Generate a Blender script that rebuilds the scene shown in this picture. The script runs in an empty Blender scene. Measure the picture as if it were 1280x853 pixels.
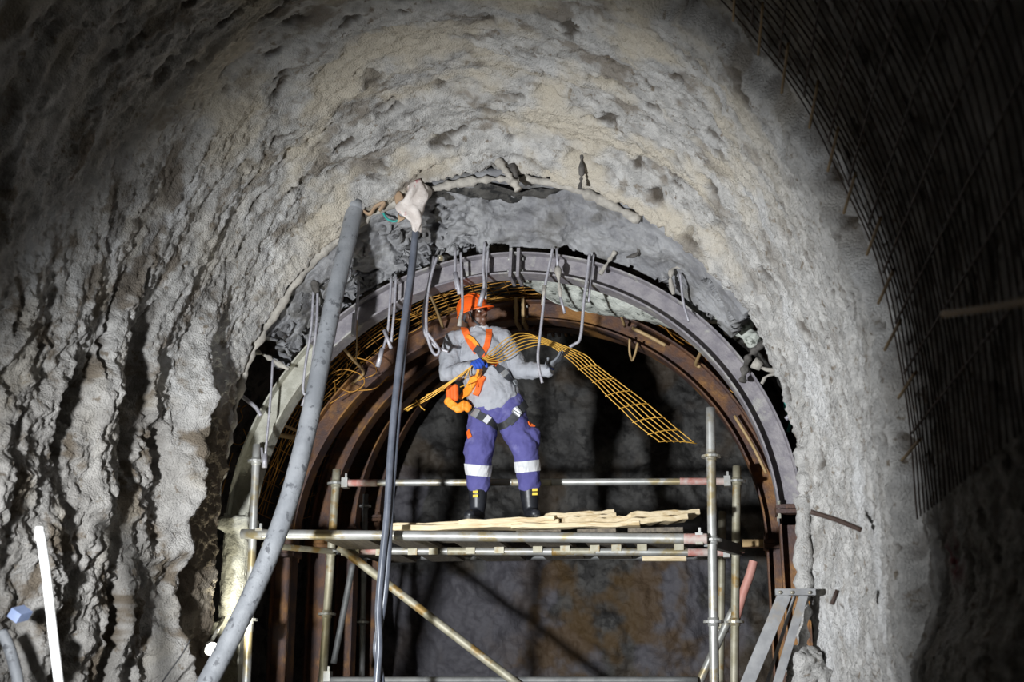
import bpy, bmesh, math, random
import numpy as np
from mathutils import Vector, Matrix
from mathutils.bvhtree import BVHTree

random.seed(7); RNG = np.random.default_rng(11)
SC = bpy.context.scene; COL = SC.collection

# ------------------------------------------------------------------ camera
FPX = 1600.0
PITCH = math.atan(452.5 / FPX); YAW = math.atan(267 * math.cos(PITCH) / FPX)
CF = np.array([-math.sin(YAW) * math.cos(PITCH), math.cos(YAW) * math.cos(PITCH), math.sin(PITCH)])
CR = np.array([math.cos(YAW), math.sin(YAW), 0.0]); CU = np.cross(CR, CF)
CAM = np.array([0.0, 0.0, 1.5])
cd = bpy.data.cameras.new('camera'); cam = bpy.data.objects.new('camera', cd); COL.objects.link(cam)
cd.sensor_width = 36; cd.lens = FPX / 1280 * 36; cd.clip_start = .05; cd.clip_end = 200
cam.matrix_world = Matrix(((CR[0], CU[0], -CF[0], CAM[0]), (CR[1], CU[1], -CF[1], CAM[1]), (CR[2], CU[2], -CF[2], CAM[2]), (0, 0, 0, 1)))
cd.dof.use_dof = True; cd.dof.focus_distance = 9.9; cd.dof.aperture_fstop = 2.0
SC.camera = cam
# ------------------------------------------------------------------ world, lamps, exposure
w = bpy.data.worlds.new('world'); SC.world = w; w.use_nodes = True
w.node_tree.nodes['Background'].inputs[0].default_value = (.5, .55, .7, 1)
w.node_tree.nodes['Background'].inputs[1].default_value = 0.003
SC.view_settings.view_transform = 'Standard'; SC.view_settings.look = 'None'
SC.view_settings.gamma = 1; SC.view_settings.exposure = 0.0
SC.view_settings.use_curve_mapping = False


def spot(name, loc, target, power, col, size, blend, rad):
    l = bpy.data.lights.new(name, 'SPOT'); l.energy = power; l.color = col
    l.spot_size = math.radians(size); l.spot_blend = blend; l.shadow_soft_size = rad
    o = bpy.data.objects.new(name, l); COL.objects.link(o); o.location = loc
    o.rotation_euler = (Vector(target) - Vector(loc)).to_track_quat('-Z', 'Y').to_euler()
    return o


spot('flood_light', (-2.95, 3.3, 1.85), (-1.1, 9.3, 2.95), 2700, (.94, .97, 1.0), 78, 1.0, .12)
spot('work_lamp_light', (-3.50, 8.98, 1.92), (-3.1, 9.42, 2.75), 36, (1.0, .97, .80), 150, .5, .05)

# ------------------------------------------------------------------ numpy noise
_P = RNG.permutation(512).astype(np.int64); _G = RNG.normal(size=(512, 3)); _G /= np.linalg.norm(_G, axis=1)[:, None]


def perlin(x, y, z):
    x, y, z = np.broadcast_arrays(np.asarray(x, float), np.asarray(y, float), np.asarray(z, float))
    xi, yi, zi = np.floor(x).astype(np.int64), np.floor(y).astype(np.int64), np.floor(z).astype(np.int64)
    xf, yf, zf = x - xi, y - yi, z - zi
    u, v, t = (q * q * q * (q * (q * 6 - 15) + 10) for q in (xf, yf, zf))
    def g(i, j, k):
        h = _P[(_P[(_P[(xi + i) & 511] + yi + j) & 511] + zi + k) & 511]; G = _G[h]
        return G[..., 0] * (xf - i) + G[..., 1] * (yf - j) + G[..., 2] * (zf - k)
    a = g(0, 0, 0) + u * (g(1, 0, 0) - g(0, 0, 0)); b = g(0, 1, 0) + u * (g(1, 1, 0) - g(0, 1, 0))
    c = g(0, 0, 1) + u * (g(1, 0, 1) - g(0, 0, 1)); d = g(0, 1, 1) + u * (g(1, 1, 1) - g(0, 1, 1))
    e = a + v * (b - a); f = c + v * (d - c)
    return (e + t * (f - e)) * 1.6


def fbm(x, y, z, octs=4, lac=2.1, gain=.5, ridged=False):
    s = 0; a = 1.0
    for i in range(octs):
        n = perlin(x, y, z); s = s + a * ((1 - 2 * np.abs(n)) if ridged else n)
        x, y, z = x * lac + 7.1, y * lac + 3.7, z * lac + 1.3; a *= gain
    return s


def sstep(a, b, x):
    t = np.clip((np.asarray(x, float) - a) / (b - a), 0, 1); return t * t * (3 - 2 * t)


def at(px, py, Y):
    d = CF + CR * (px - 640) / FPX + CU * (426.5 - py) / FPX
    return CAM + d * (Y / d[1])


def unit(v):
    v = np.asarray(v, float); return v / (np.linalg.norm(v) + 1e-12)


# ------------------------------------------------------------------ materials
def mat(name, c1, c2=None, scale=8, rough=.7, metal=0, bump=0.0, bscale=60, c3=None, s3=2.0, t3=.55, w3=.08, lo=.35, hi=.65, spec=.5, emit=None, stretch=None, attr=None):
    m = bpy.data.materials.new(name); m.use_nodes = True; nt = m.node_tree; N = nt.nodes; L = nt.links
    b = N['Principled BSDF']; b.inputs['Roughness'].default_value = rough; b.inputs['Metallic'].default_value = metal
    b.inputs['Specular IOR Level'].default_value = spec
    tc = N.new('ShaderNodeTexCoord'); vec = tc.outputs['Object']
    if stretch:
        mp = N.new('ShaderNodeMapping'); mp.inputs['Scale'].default_value = stretch; L.new(vec, mp.inputs[0]); vec = mp.outputs[0]
    def noise(sc, det=6):
        n = N.new('ShaderNodeTexNoise'); n.inputs['Scale'].default_value = sc; n.inputs['Detail'].default_value = det; n.inputs['Roughness'].default_value = .6
        L.new(vec, n.inputs['Vector']); return n.outputs['Fac']
    def ramp(fac, a, b_):
        r = N.new('ShaderNodeMapRange'); r.inputs[1].default_value = a; r.inputs[2].default_value = b_; r.interpolation_type = 'SMOOTHSTEP'
        L.new(fac, r.inputs[0]); return r.outputs[0]
    def mix(fac, A, B):
        x = N.new('ShaderNodeMix'); x.data_type = 'RGBA'; L.new(fac, x.inputs[0])
        for k, v in ((6, A), (7, B)):
            if isinstance(v, tuple): x.inputs[k].default_value = (*v, 1)
            else: L.new(v, x.inputs[k])
        return x.outputs[2]
    if c2 is None:
        b.inputs['Base Color'].default_value = (*c1, 1)
    else:
        col = mix(ramp(noise(scale), lo, hi), c1, c2)
        if c3 is not None: col = mix(ramp(noise(s3), t3 - w3, t3 + w3), col, c3)
        for an, ac in (attr or ()):
            a = N.new('ShaderNodeAttribute'); a.attribute_name = an
            col = mix(a.outputs['Fac'], col, ac)
        L.new(col, b.inputs['Base Color'])
    if bump:
        bp = N.new('ShaderNodeBump'); bp.inputs['Strength'].default_value = 1; bp.inputs['Distance'].default_value = bump
        L.new(noise(bscale, 5), bp.inputs['Height']); L.new(bp.outputs[0], b.inputs['Normal'])
    if emit:
        b.inputs['Emission Color'].default_value = (*emit[0], 1); b.inputs['Emission Strength'].default_value = emit[1]
    return m


M = {}
M['shot'] = mat('shotcrete', (.40, .39, .375), (.60, .585, .56), 9, .92, bump=.022, bscale=75, c3=(.24, .205, .165), s3=13, t3=.63, w3=.05, spec=.25, attr=(('white', (.70, .70, .70)), ('brown', (.20, .165, .125)), ('pit', (.075, .06, .045)), ('warm_light', (.60, .54, .44)), ('red', (.25, .02, .05))))
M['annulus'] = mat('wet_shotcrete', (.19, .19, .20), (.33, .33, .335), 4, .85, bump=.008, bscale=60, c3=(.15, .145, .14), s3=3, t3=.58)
M['patch'] = mat('mottled_shotcrete', (.40, .42, .38), (.60, .62, .56), 14, .85, bump=.01, bscale=40, c3=(.13, .14, .12), s3=11, t3=.58, w3=.04)
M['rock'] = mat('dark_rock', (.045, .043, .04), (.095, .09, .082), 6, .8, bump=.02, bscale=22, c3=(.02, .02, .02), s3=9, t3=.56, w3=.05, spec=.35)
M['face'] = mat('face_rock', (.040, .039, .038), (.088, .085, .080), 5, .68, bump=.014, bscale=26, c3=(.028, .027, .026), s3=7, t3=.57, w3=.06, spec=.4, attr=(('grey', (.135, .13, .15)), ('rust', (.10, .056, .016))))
M['floor'] = mat('muddy_floor', (.10, .085, .065), (.17, .15, .12), 4, .8, bump=.02, bscale=14)
M['ribgrey'] = mat('dusty_steel', (.21, .195, .215), (.31, .29, .30), 9, .6, .25, bump=.003, bscale=70, c3=(.40, .39, .36), s3=5, t3=.60, w3=.06)
M['ribleg'] = mat('crusted_steel', (.36, .35, .29), (.50, .49, .42), 9, .9, bump=.012, bscale=55)
M['rust'] = mat('rusty_steel', (.075, .048, .046), (.16, .075, .036), 6, .55, .3, bump=.003, bscale=60, c3=(.30, .145, .04), s3=2.6, t3=.58, w3=.07)
M['rustwire'] = mat('rusty_wire', (.42, .19, .03), (.60, .30, .05), 6, .55, .2)
M['goldwire'] = mat('golden_mesh_wire', (.62, .33, .045), (.80, .46, .08), 7, .5, .2)
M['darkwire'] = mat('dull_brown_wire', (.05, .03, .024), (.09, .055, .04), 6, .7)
M['straw'] = mat('straw_coloured_bar', (.40, .27, .12), (.52, .36, .18), 6, .6)
M['hook'] = mat('dusty_rebar', (.34, .33, .37), (.48, .47, .50), 12, .5, .35, bump=.003, bscale=90)
M['hookcrust'] = mat('crusted_rebar', (.30, .28, .25), (.46, .43, .38), 14, .9, bump=.006, bscale=70)
M['darkcrust'] = mat('dark_crusted_rebar', (.06, .055, .05), (.13, .12, .11), 14, .9, bump=.006, bscale=60)
M['galv'] = mat('galvanised_tube', (.34, .34, .32), (.48, .48, .46), 6, .45, .45, c3=(.33, .27, .15), s3=4.5, t3=.57, w3=.07)
M['galvyellow'] = mat('stained_tube', (.30, .275, .19), (.42, .395, .31), 8, .55, .3, c3=(.30, .19, .06), s3=6, t3=.58, w3=.06)
M['redpaint'] = mat('red_painted_tube', (.45, .16, .13), (.50, .42, .38), 9, .6)
M['galvdark'] = mat('dull_grey_tube', (.16, .165, .165), (.24, .24, .235), 8, .6, .3)
M['wood'] = mat('pale_wood', (.62, .50, .31), (.76, .64, .44), 7, .75, stretch=(1, 8, 8), c3=(.42, .29, .13), s3=3, t3=.62, w3=.1)
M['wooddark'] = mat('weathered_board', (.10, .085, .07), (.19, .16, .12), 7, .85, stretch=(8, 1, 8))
M['hose'] = mat('grey_hose_rubber', (.19, .20, .215), (.27, .28, .295), 5, .6, c3=(.10, .105, .115), s3=16, t3=.60, w3=.04, bump=.003, bscale=50)
M['cable'] = mat('blue_black_cable', (.085, .095, .12), (.13, .14, .17), 10, .32)
M['cloth'] = mat('muddy_rag', (.55, .49, .45), (.72, .66, .62), 9, .9, c3=(.42, .12, .13), s3=6, t3=.60, w3=.04, bump=.006, bscale=40)
M['brown_cloth'] = mat('brown_strip', (.36, .24, .15), (.45, .33, .22), 9, .9)
M['white'] = mat('white_plastic', (.86, .86, .84), (.9, .9, .88), 3, .4)
M['lampglow'] = mat('lamp_glass', (1, 1, 1), emit=((1, .98, .86), 9))
M['black'] = mat('black_plastic', (.02, .02, .022), (.035, .035, .035), 10, .5)
M['alu'] = mat('dull_aluminium', (.22, .22, .225), (.30, .30, .30), 10, .55, .4, c3=(.28, .24, .19), s3=6, t3=.6)
M['pink'] = mat('pink_plastic_pipe', (.62, .27, .22), (.70, .36, .30), 6, .5)
M['teal'] = mat('teal_cord', (.03, .32, .28), (.05, .40, .34), 6, .6)
M['skin'] = mat('dark_brown_skin', (.095, .042, .024), (.13, .06, .036), 12, .48)
M['eyewhite'] = mat('eye_white', (.7, .68, .64), (.72, .7, .66), 3, .3)
M['shirt'] = mat('grey_shirt_cloth', (.33, .34, .37), (.40, .41, .44), 6, .85, bump=.003, bscale=120, c3=(.33, .335, .36), s3=7, t3=.62)
M['trouser'] = mat('blue_work_cloth', (.075, .07, .235), (.10, .095, .285), 5, .85, bump=.003, bscale=130, c3=(.15, .145, .33), s3=6, t3=.64)
M['boot'] = mat('black_rubber', (.012, .013, .016), (.022, .024, .03), 8, .42)
M['yellow'] = mat('yellow_patch', (.75, .52, .03), (.8, .58, .05), 3, .6)
M['orange'] = mat('orange_webbing', (.80, .11, .015), (.88, .17, .02), 8, .7)
M['orange2'] = mat('bright_orange_webbing', (.95, .30, .02), (.98, .38, .04), 8, .6)
M['helmet'] = mat('orange_helmet_shell', (.86, .11, .012), (.92, .16, .018), 5, .32)
M['reflect'] = mat('silver_reflective_tape', (.72, .73, .75), (.80, .80, .81), 7, .45, .2)
M['strap'] = mat('charcoal_webbing', (.035, .038, .045), (.06, .062, .07), 9, .8)
M['buckle'] = mat('grey_metal_buckle', (.42, .44, .45), (.55, .56, .57), 9, .35, .6)
M['glove'] = mat('blue_glove_knit', (.02, .07, .42), (.03, .10, .5), 9, .85, bump=.002, bscale=150)
M['gloveg'] = mat('grey_glove_rubber', (.13, .14, .16), (.2, .21, .23), 9, .7)


# ------------------------------------------------------------------ object helpers
def wl(o):
    v = Vector((0, 0, 0))
    while o is not None: v = v + o.location; o = o.parent
    return v


def tag(o, label=None, cat=None, group=None, kind=None):
    if label: o['label'] = label
    if cat: o['category'] = cat
    if group: o['group'] = group
    if kind: o['kind'] = kind
    return o


def thing(name, loc, label, cat, group=None):
    o = bpy.data.objects.new(name, None); COL.objects.link(o); o.location = [float(q) for q in loc]; o.empty_display_size = .1
    return tag(o, label, cat, group)


class MB:
    def __init__(s): s.v = []; s.f = []
    def add(s, V, F):
        b = len(s.v); s.v.extend(map(tuple, V)); s.f.extend(tuple(b + i for i in f) for f in F); return s
    def box(s, c, ax, ay, az):
        c, ax, ay, az = (np.asarray(q, float) for q in (c, ax, ay, az))
        V = [c + i * ax + j * ay + k * az for k in (-1, 1) for j in (-1, 1) for i in (-1, 1)]
        return s.add(V, [(0, 2, 3, 1), (4, 5, 7, 6), (0, 1, 5, 4), (2, 6, 7, 3), (0, 4, 6, 2), (1, 3, 7, 5)])
    def bar(s, a, b, up, w, h):
        a, b = np.asarray(a, float), np.asarray(b, float); d = unit(b - a); sd = unit(np.cross(d, up)); u = np.cross(sd, d)
        return s.box((a + b) / 2, (b - a) / 2, sd * w / 2, u * h / 2)
    def tube(s, path, r, n=8, cap=True, ry=None, up=None, closed=False):
        P = np.asarray(path, float); m = len(P); r = np.broadcast_to(np.asarray(r, float), (m,)); q = r if ry is None else np.broadcast_to(np.asarray(ry, float), (m,))
        T = np.gradient(P, axis=0); T /= np.linalg.norm(T, axis=1)[:, None] + 1e-12
        a = np.asarray(up, float) if up is not None else (np.array([0, 0, 1.]) if abs(T[0][2]) < .9 else np.array([1., 0, 0]))
        u = unit(a - T[0] * np.dot(a, T[0])); V = []
        for i in range(m):
            u = unit(u - T[i] * np.dot(u, T[i])); vv = np.cross(T[i], u)
            for k in range(n):
                t = 2 * math.pi * k / n; V.append(P[i] + u * math.cos(t) * r[i] + vv * math.sin(t) * q[i])
        F = [(i * n + k, i * n + (k + 1) % n, (i + 1) * n + (k + 1) % n, (i + 1) * n + k) for i in range(m - 1) for k in range(n)]
        if cap: F += [tuple(range(n))[::-1], tuple((m - 1) * n + k for k in range(n))]
        return s.add(V, F)
    def cyl(s, a, b, r, n=12): return s.tube([a, b], r, n)
    def limb(s, path, r, ry=None, up=None, n=14):
        P = np.asarray(path, float); m = len(P); r = np.broadcast_to(np.asarray(r, float), (m,)).copy(); q = r if ry is None else np.broadcast_to(np.asarray(ry, float), (m,)).copy()
        pp, rr, qq = [], [], []; d0 = unit(P[0] - P[1]); d1 = unit(P[-1] - P[-2])
        for t in (1.45, 1.1, .7, .35):
            pp.append(P[0] + d0 * min(r[0], q[0]) * math.sin(t)); rr.append(r[0] * math.cos(t)); qq.append(q[0] * math.cos(t))
        pp += list(P); rr += list(r); qq += list(q)
        for t in (.35, .7, 1.1, 1.45):
            pp.append(P[-1] + d1 * min(r[-1], q[-1]) * math.sin(t)); rr.append(r[-1] * math.cos(t)); qq.append(q[-1] * math.cos(t))
        return s.tube(pp, rr, n, True, qq, up)
    def ell(s, c, ax, ay, az, nu=16, nv=10):
        c, ax, ay, az = (np.asarray(q, float) for q in (c, ax, ay, az)); V = [c - az]
        for j in range(1, nv):
            p = -math.pi / 2 + math.pi * j / nv
            for i in range(nu):
                t = 2 * math.pi * i / nu; V.append(c + ax * math.cos(p) * math.cos(t) + ay * math.cos(p) * math.sin(t) + az * math.sin(p))
        V.append(c + az); F = [(0, 1 + (i + 1) % nu, 1 + i) for i in range(nu)]
        for j in range(nv - 2):
            for i in range(nu):
                a = 1 + j * nu; F.append((a + i, a + (i + 1) % nu, a + nu + (i + 1) % nu, a + nu + i))
        e = 1 + (nv - 2) * nu; F += [(e + i, e + (i + 1) % nu, len(V) - 1) for i in range(nu)]
        return s.add(V, F)
    def build(s, name, m, parent=None, label=None, cat=None, group=None, kind=None, smooth=True, origin=None, attrs=None):
        V = np.asarray(s.v, float)
        if parent is not None: org = np.array(wl(parent))
        elif origin is not None: org = np.asarray(origin, float)
        else: org = np.array([(V[:, 0].min() + V[:, 0].max()) / 2, (V[:, 1].min() + V[:, 1].max()) / 2, V[:, 2].min()])
        me = bpy.data.meshes.new(name); me.from_pydata((V - org).tolist(), [], s.f)
        if smooth: me.polygons.foreach_set('use_smooth', [True] * len(me.polygons))
        if attrs:
            for k, a in attrs.items():
                at_ = me.attributes.new(k, 'FLOAT', 'POINT'); at_.data.foreach_set('value', np.asarray(a, np.float32).ravel())
        me.update(); me.materials.append(M[m] if isinstance(m, str) else m)
        o = bpy.data.objects.new(name, me); COL.objects.link(o)
        if parent is not None: o.parent = parent
        else: o.location = org.tolist()
        return tag(o, label, cat, group, kind)


def spl(pts, n=6):
    P = np.asarray(pts, float)
    if len(P) < 3: return P
    Q = np.vstack([2 * P[0] - P[1], P, 2 * P[-1] - P[-2]]); out = []
    for i in range(1, len(Q) - 2):
        for k in range(n):
            t = k / n
            out.append(.5 * (2 * Q[i] + (Q[i + 1] - Q[i - 1]) * t + (2 * Q[i - 1] - 5 * Q[i] + 4 * Q[i + 1] - Q[i + 2]) * t * t + (3 * Q[i] - Q[i - 1] - 3 * Q[i + 1] + Q[i + 2]) * t ** 3))
    out.append(P[-1]); return np.array(out)


def ipath(pts, Y, n=6):
    return spl([at(p[0], p[1], p[2] if len(p) > 2 else Y) for p in pts], n)


def crust(P, amp, seed, freq=30):
    return amp * (1 + .9 * fbm(P[:, 0] * freq, P[:, 1] * freq + seed, P[:, 2] * freq, 2))


def remesh(mb, voxel, smooth=4, disp=None, factor=.5):
    me = bpy.data.meshes.new('tmp'); me.from_pydata([tuple(map(float, v)) for v in mb.v], [], mb.f); me.update()
    o = bpy.data.objects.new('tmp', me); COL.objects.link(o)
    r = o.modifiers.new('r', 'REMESH'); r.mode = 'VOXEL'; r.voxel_size = voxel
    if smooth:
        s = o.modifiers.new('s', 'SMOOTH'); s.iterations = smooth; s.factor = factor
    dg = bpy.context.evaluated_depsgraph_get(); ev = o.evaluated_get(dg); m2 = bpy.data.meshes.new_from_object(ev)
    n = len(m2.vertices); V = np.empty(n * 3); m2.vertices.foreach_get('co', V); V = V.reshape(-1, 3)
    Nn = np.empty(n * 3); m2.vertices.foreach_get('normal', Nn); Nn = Nn.reshape(-1, 3)
    F = [tuple(p.vertices) for p in m2.polygons]
    bpy.data.objects.remove(o); bpy.data.meshes.remove(me); bpy.data.meshes.remove(m2)
    if disp is not None: V = V + Nn * disp(V)[:, None]
    out = MB(); out.v = [tuple(v) for v in V]; out.f = F
    return out


def grid_faces(nu, nv, off=0):
    i, j = np.meshgrid(np.arange(nu - 1), np.arange(nv - 1), indexing='ij'); a = (i * nv + j).ravel() + off
    return np.stack([a, a + 1, a + nv + 1, a + nv], 1)


def resample(P, n):
    P = np.asarray(P, float); d = np.r_[0, np.cumsum(np.linalg.norm(np.diff(P, axis=0), axis=1))]
    t = np.linspace(0, d[-1], n); return np.stack([np.interp(t, d, P[:, k]) for k in range(P.shape[1])], 1), t


def smooth1(P, it):
    P = P.copy()
    for _ in range(it): P[1:-1] = .25 * P[:-2] + .5 * P[1:-1] + .25 * P[2:]
    return P


# ------------------------------------------------------------------ setting: shotcrete lining in front
YE = 8.9
edge_px = [(258, 853), (265, 760), (270, 680), (276, 610), (285, 560), (300, 470), (325, 400), (365, 345), (420, 300), (470, 262), (520, 235), (570, 221), (620, 213), (680, 220), (740, 238),
           (800, 265), (850, 303), (900, 353), (940, 405), (970, 465), (988, 520), (998, 570), (1006, 640), (1012, 730), (1018, 800), (1022, 853)]
EP = [at(x, y, YE)[[0, 2]] for x, y in edge_px]
EP = [np.array([EP[0][0] - .1, -.1])] + EP + [np.array([EP[-1][0] + .12, -.1])]
NS = 920
PR, SS = resample(EP, 600); PR = smooth1(PR, 60); PR, SS = resample(PR, NS)
TN = np.gradient(PR, axis=0); TN /= np.linalg.norm(TN, axis=1)[:, None]; ON = np.stack([-TN[:, 1], TN[:, 0]], 1)
ctr = np.array([-1.58, 3.2]); ANG = np.degrees(np.arctan2(PR[:, 0] - ctr[0], PR[:, 1] - ctr[1]))    # 0 at the crown, negative on the left
WL = sstep(-28, -62, ANG); WR = sstep(35, 75, ANG); WC = np.clip(1 - WL - WR, 0, 1)
YS = np.r_[np.linspace(-2.5, 4.4, 40), np.linspace(4.45, 6.0, 62)[:-1], np.linspace(6.0, YE, 245)]
S2, Y2 = np.meshgrid(SS, YS, indexing='ij'); D = YE - Y2
wl_, wr_, wc_ = WL[:, None], WR[:, None], WC[:, None]; A2 = ANG[:, None] + 0 * Y2


def lining_offset(S, Y, D, wl_, wr_, wc_, A):
    """outward offset of the sprayed surface from the profile of the far edge (negative bulges into the tunnel)"""
    g = wc_ * (.34 * (1 - np.exp(-D / .42)) + .03 * D) + wr_ * (.21 * (1 - np.exp(-D / .55)) + .02 * D) + wl_ * (.10 * (1 - np.exp(-D / .3)) + .02 * D)
    warp = .22 * perlin(S * .9, Y * .8, 3.3)
    cols = perlin((Y + warp) * 2.5, S * .42, 11.7)
    ribs = np.cos((Y + .5 * warp) * 2 * math.pi / .52 + .6)
    drip = fbm((Y + warp) * 5.5, S * 1.1, 5.1, 3)
    lump = fbm(Y * 2.2, S * 2.0, 2.2, 3)
    clump = fbm(S * 4.5, (Y + warp) * 5.5, 8.8, 4, gain=.6)
    blob_ = np.abs(fbm(S * 3.0, Y * 3.6, 12.8, 4, gain=.6))
    low = sstep(-62, -92, A); amp = .30 + .70 * low; amp = amp * (1 - .85 * np.exp(-(D / .52) ** 2) * sstep(-60, -80, A))
    strk = fbm((Y + warp) * 9, S * .9, 17.1, 3)
    o = -wl_ * amp * (.085 * cols + .03 * ribs + .055 * drip + .05 * lump + .036 * clump + .045 * (.35 - blob_)) - wl_ * (1 - low) * .020 * strk - wc_ * (.016 * ribs + .014 * drip + .030 * lump + .018 * clump + .010 * strk) - wr_ * (.008 * ribs + .008 * drip + .014 * lump + .010 * clump)
    o = o - wl_ * sstep(-50, -85, A) * .22 * np.exp(-((Y - 8.24 - .15 * warp) / .11) ** 2) * (.8 + .4 * lump)      # buried rib standing proud of the left wall
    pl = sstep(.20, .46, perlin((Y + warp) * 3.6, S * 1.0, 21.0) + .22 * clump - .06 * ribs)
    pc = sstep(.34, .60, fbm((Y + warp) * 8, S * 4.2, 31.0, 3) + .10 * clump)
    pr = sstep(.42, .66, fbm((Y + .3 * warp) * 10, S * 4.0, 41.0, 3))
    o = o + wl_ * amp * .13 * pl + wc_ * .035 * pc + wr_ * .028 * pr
    gr = 0
    for dd in (.16, .42, .8):
        gr = gr + .022 * np.exp(-((D - dd - .05 * perlin(S * 1.6, dd, 9)) / .022) ** 2) * sstep(-.1, .3, perlin(S * 1.2, dd * 5, 4.4))
    o = o + wr_ * gr
    o = o + .012 * fbm(S * 9, Y * 9, 1.7, 5, gain=.62) + .014 * fbm(S * 24, Y * 24, 6.6, 3, gain=.7)
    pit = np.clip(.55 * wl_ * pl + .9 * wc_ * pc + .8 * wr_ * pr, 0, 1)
    return g + o, pit


OFF, PIT = lining_offset(S2, Y2, D, wl_, wr_, wc_, A2)
# the near bay on the right is not sprayed yet: mesh against darker rock, set back
YB = 6.45 + .10 * perlin(SS * 2.2, 0, .5) + .05 * perlin(SS * 7, 3, .5) + .15 * sstep(60, 25, ANG)
BARE = sstep(.03, -.03, Y2 - YB[:, None]) * sstep(26, 34, A2 + 4 * perlin(Y2 * 2, 0, 8.)) * (1 - sstep(1.95, 1.6, PR[:, 1])[:, None] * sstep(4.4, 4.9, Y2))
for px_, py_, yy_, rs, ry_, dp in ((686, 96, 7.9, .07, .05, .10), (706, 98, 7.95, .05, .05, .09), (105, 338, 7.35, .16, .03, .09), (118, 372, 7.4, .10, .03, .07), (320, 245, 8.15, .14, .025, .05), (60, 420, 7.1, .2, .03, .08), (762, 262, 8.5, .08, .02, .04)):
    q_ = at(px_, py_, yy_); k_ = int(np.argmin((PR[:, 0] - q_[0]) ** 2 + (PR[:, 1] - q_[2]) ** 2)); G_ = np.exp(-((S2 - SS[k_]) / rs) ** 2 - ((Y2 - yy_) / ry_) ** 2); OFF = OFF + dp * sstep(.15, .6, G_ + .25 * fbm(S2 * 14, Y2 * 14, 3.3, 2) * (G_ > .02)); PIT = np.clip(PIT + .8 * sstep(.3, .7, G_), 0, 1)
OFF = OFF + .13 * BARE
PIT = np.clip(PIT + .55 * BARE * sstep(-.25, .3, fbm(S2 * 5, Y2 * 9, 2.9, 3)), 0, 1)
WHITE_LIT = sstep(.05, .65, fbm(S2 * 1.3, Y2 * 2.0, 25.0, 4)) * (.25 + .75 * wl_ * sstep(-88, -70, A2) + .4 * wr_) * .9  # white patches, with wet sheen and the brighter upper left painted in
BROWN_SHADE = sstep(.12, .62, fbm(S2 * 2.6, Y2 * 3.8, 29.0, 5, gain=.62)) * (.85 * wl_ + .75 * wc_ + .25 * wr_) + .8 * wl_ * sstep(-76, -88, A2) * sstep(.66, .40, D) + .30 * wl_ * sstep(-76, -92, A2)  # brown mottles, plus painted shade beside the left lip and low on that wall
BROWN_SHADE = np.clip(BROWN_SHADE, 0, 1)
WARM_LIGHT = wc_ * sstep(-.15, .45, fbm(S2 * 1.6, Y2 * 2.2, 15.0, 4)) * .9 + wl_ * .35 * sstep(.1, .6, fbm(S2 * 1.6, Y2 * 2.2, 19.0, 4))  # warm lamplight on the vault, painted into the colour as beige
# red paint dab, low on the right
rp = at(1116, 712, 5.95)
RED = np.exp(-((PR[:, 1][:, None] - rp[2]) / .10) ** 2 - ((Y2 - 5.75) / .12) ** 2) * sstep(90, 96, A2) * sstep(-.2, .2, fbm(S2 * 12, Y2 * 12, 4., 2))
EJ = .03 * fbm(SS * 6, 0, 2.5, 3)[:, None] * np.exp(-D / .15)
X3 = PR[:, 0][:, None] + ON[:, 0][:, None] * OFF; Z3 = PR[:, 1][:, None] + ON[:, 1][:, None] * OFF; Y3 = Y2 + EJ
# the lip turns back
for dy, do in ((.035, .02), (.06, .08), (.05, .20), (.02, .55)):
    o = OFF[:, -1] + do
    X3 = np.c_[X3, PR[:, 0] + ON[:, 0] * o]; Z3 = np.c_[Z3, PR[:, 1] + ON[:, 1] * o]; Y3 = np.c_[Y3, YE + EJ[:, -1] + dy + .01 * perlin(SS * 9, do, 1)]
    PIT = np.c_[PIT, PIT[:, -1]]; WARM_LIGHT = np.c_[WARM_LIGHT, WARM_LIGHT[:, -1]]; RED = np.c_[RED, RED[:, -1]]; WHITE_LIT = np.c_[WHITE_LIT, WHITE_LIT[:, -1]]; BROWN_SHADE = np.c_[BROWN_SHADE, BROWN_SHADE[:, -1]]
iL = int(np.argmax(ANG > -52)); iR = int(np.argmax(ANG > 48)); NY = X3.shape[1]
for nm, a, b in (('wall_left', 0, iL + 1), ('ceiling', iL, iR + 1), ('wall_right', iR, NS)):
    mb = MB(); mb.v = np.stack([X3[a:b].ravel(), Y3[a:b].ravel(), Z3[a:b].ravel()], 1); mb.f = grid_faces(b - a, NY).tolist()
    mb.build(nm, 'shot', kind='structure', origin=(0, 0, 0), attrs={'pit': PIT[a:b], 'warm_light': WARM_LIGHT[a:b], 'white': WHITE_LIT[a:b], 'brown': BROWN_SHADE[a:b], 'red': RED[a:b]})

# rock lining between the ribs, and the face
RC = np.array([-1.6, 2.72])


def hp(theta, r, c=RC):                 # horseshoe: theta in degrees from the crown; beyond 90 it runs down the wall
    t = np.asarray(theta, float); tt = np.clip(t, -90, 90); ex = (np.abs(t) - 90).clip(0) / 57.3 * 2.1
    return np.stack([c[0] + r * np.sin(np.radians(tt)), c[1] + r * np.cos(np.radians(tt)) - ex], -1)


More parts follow.
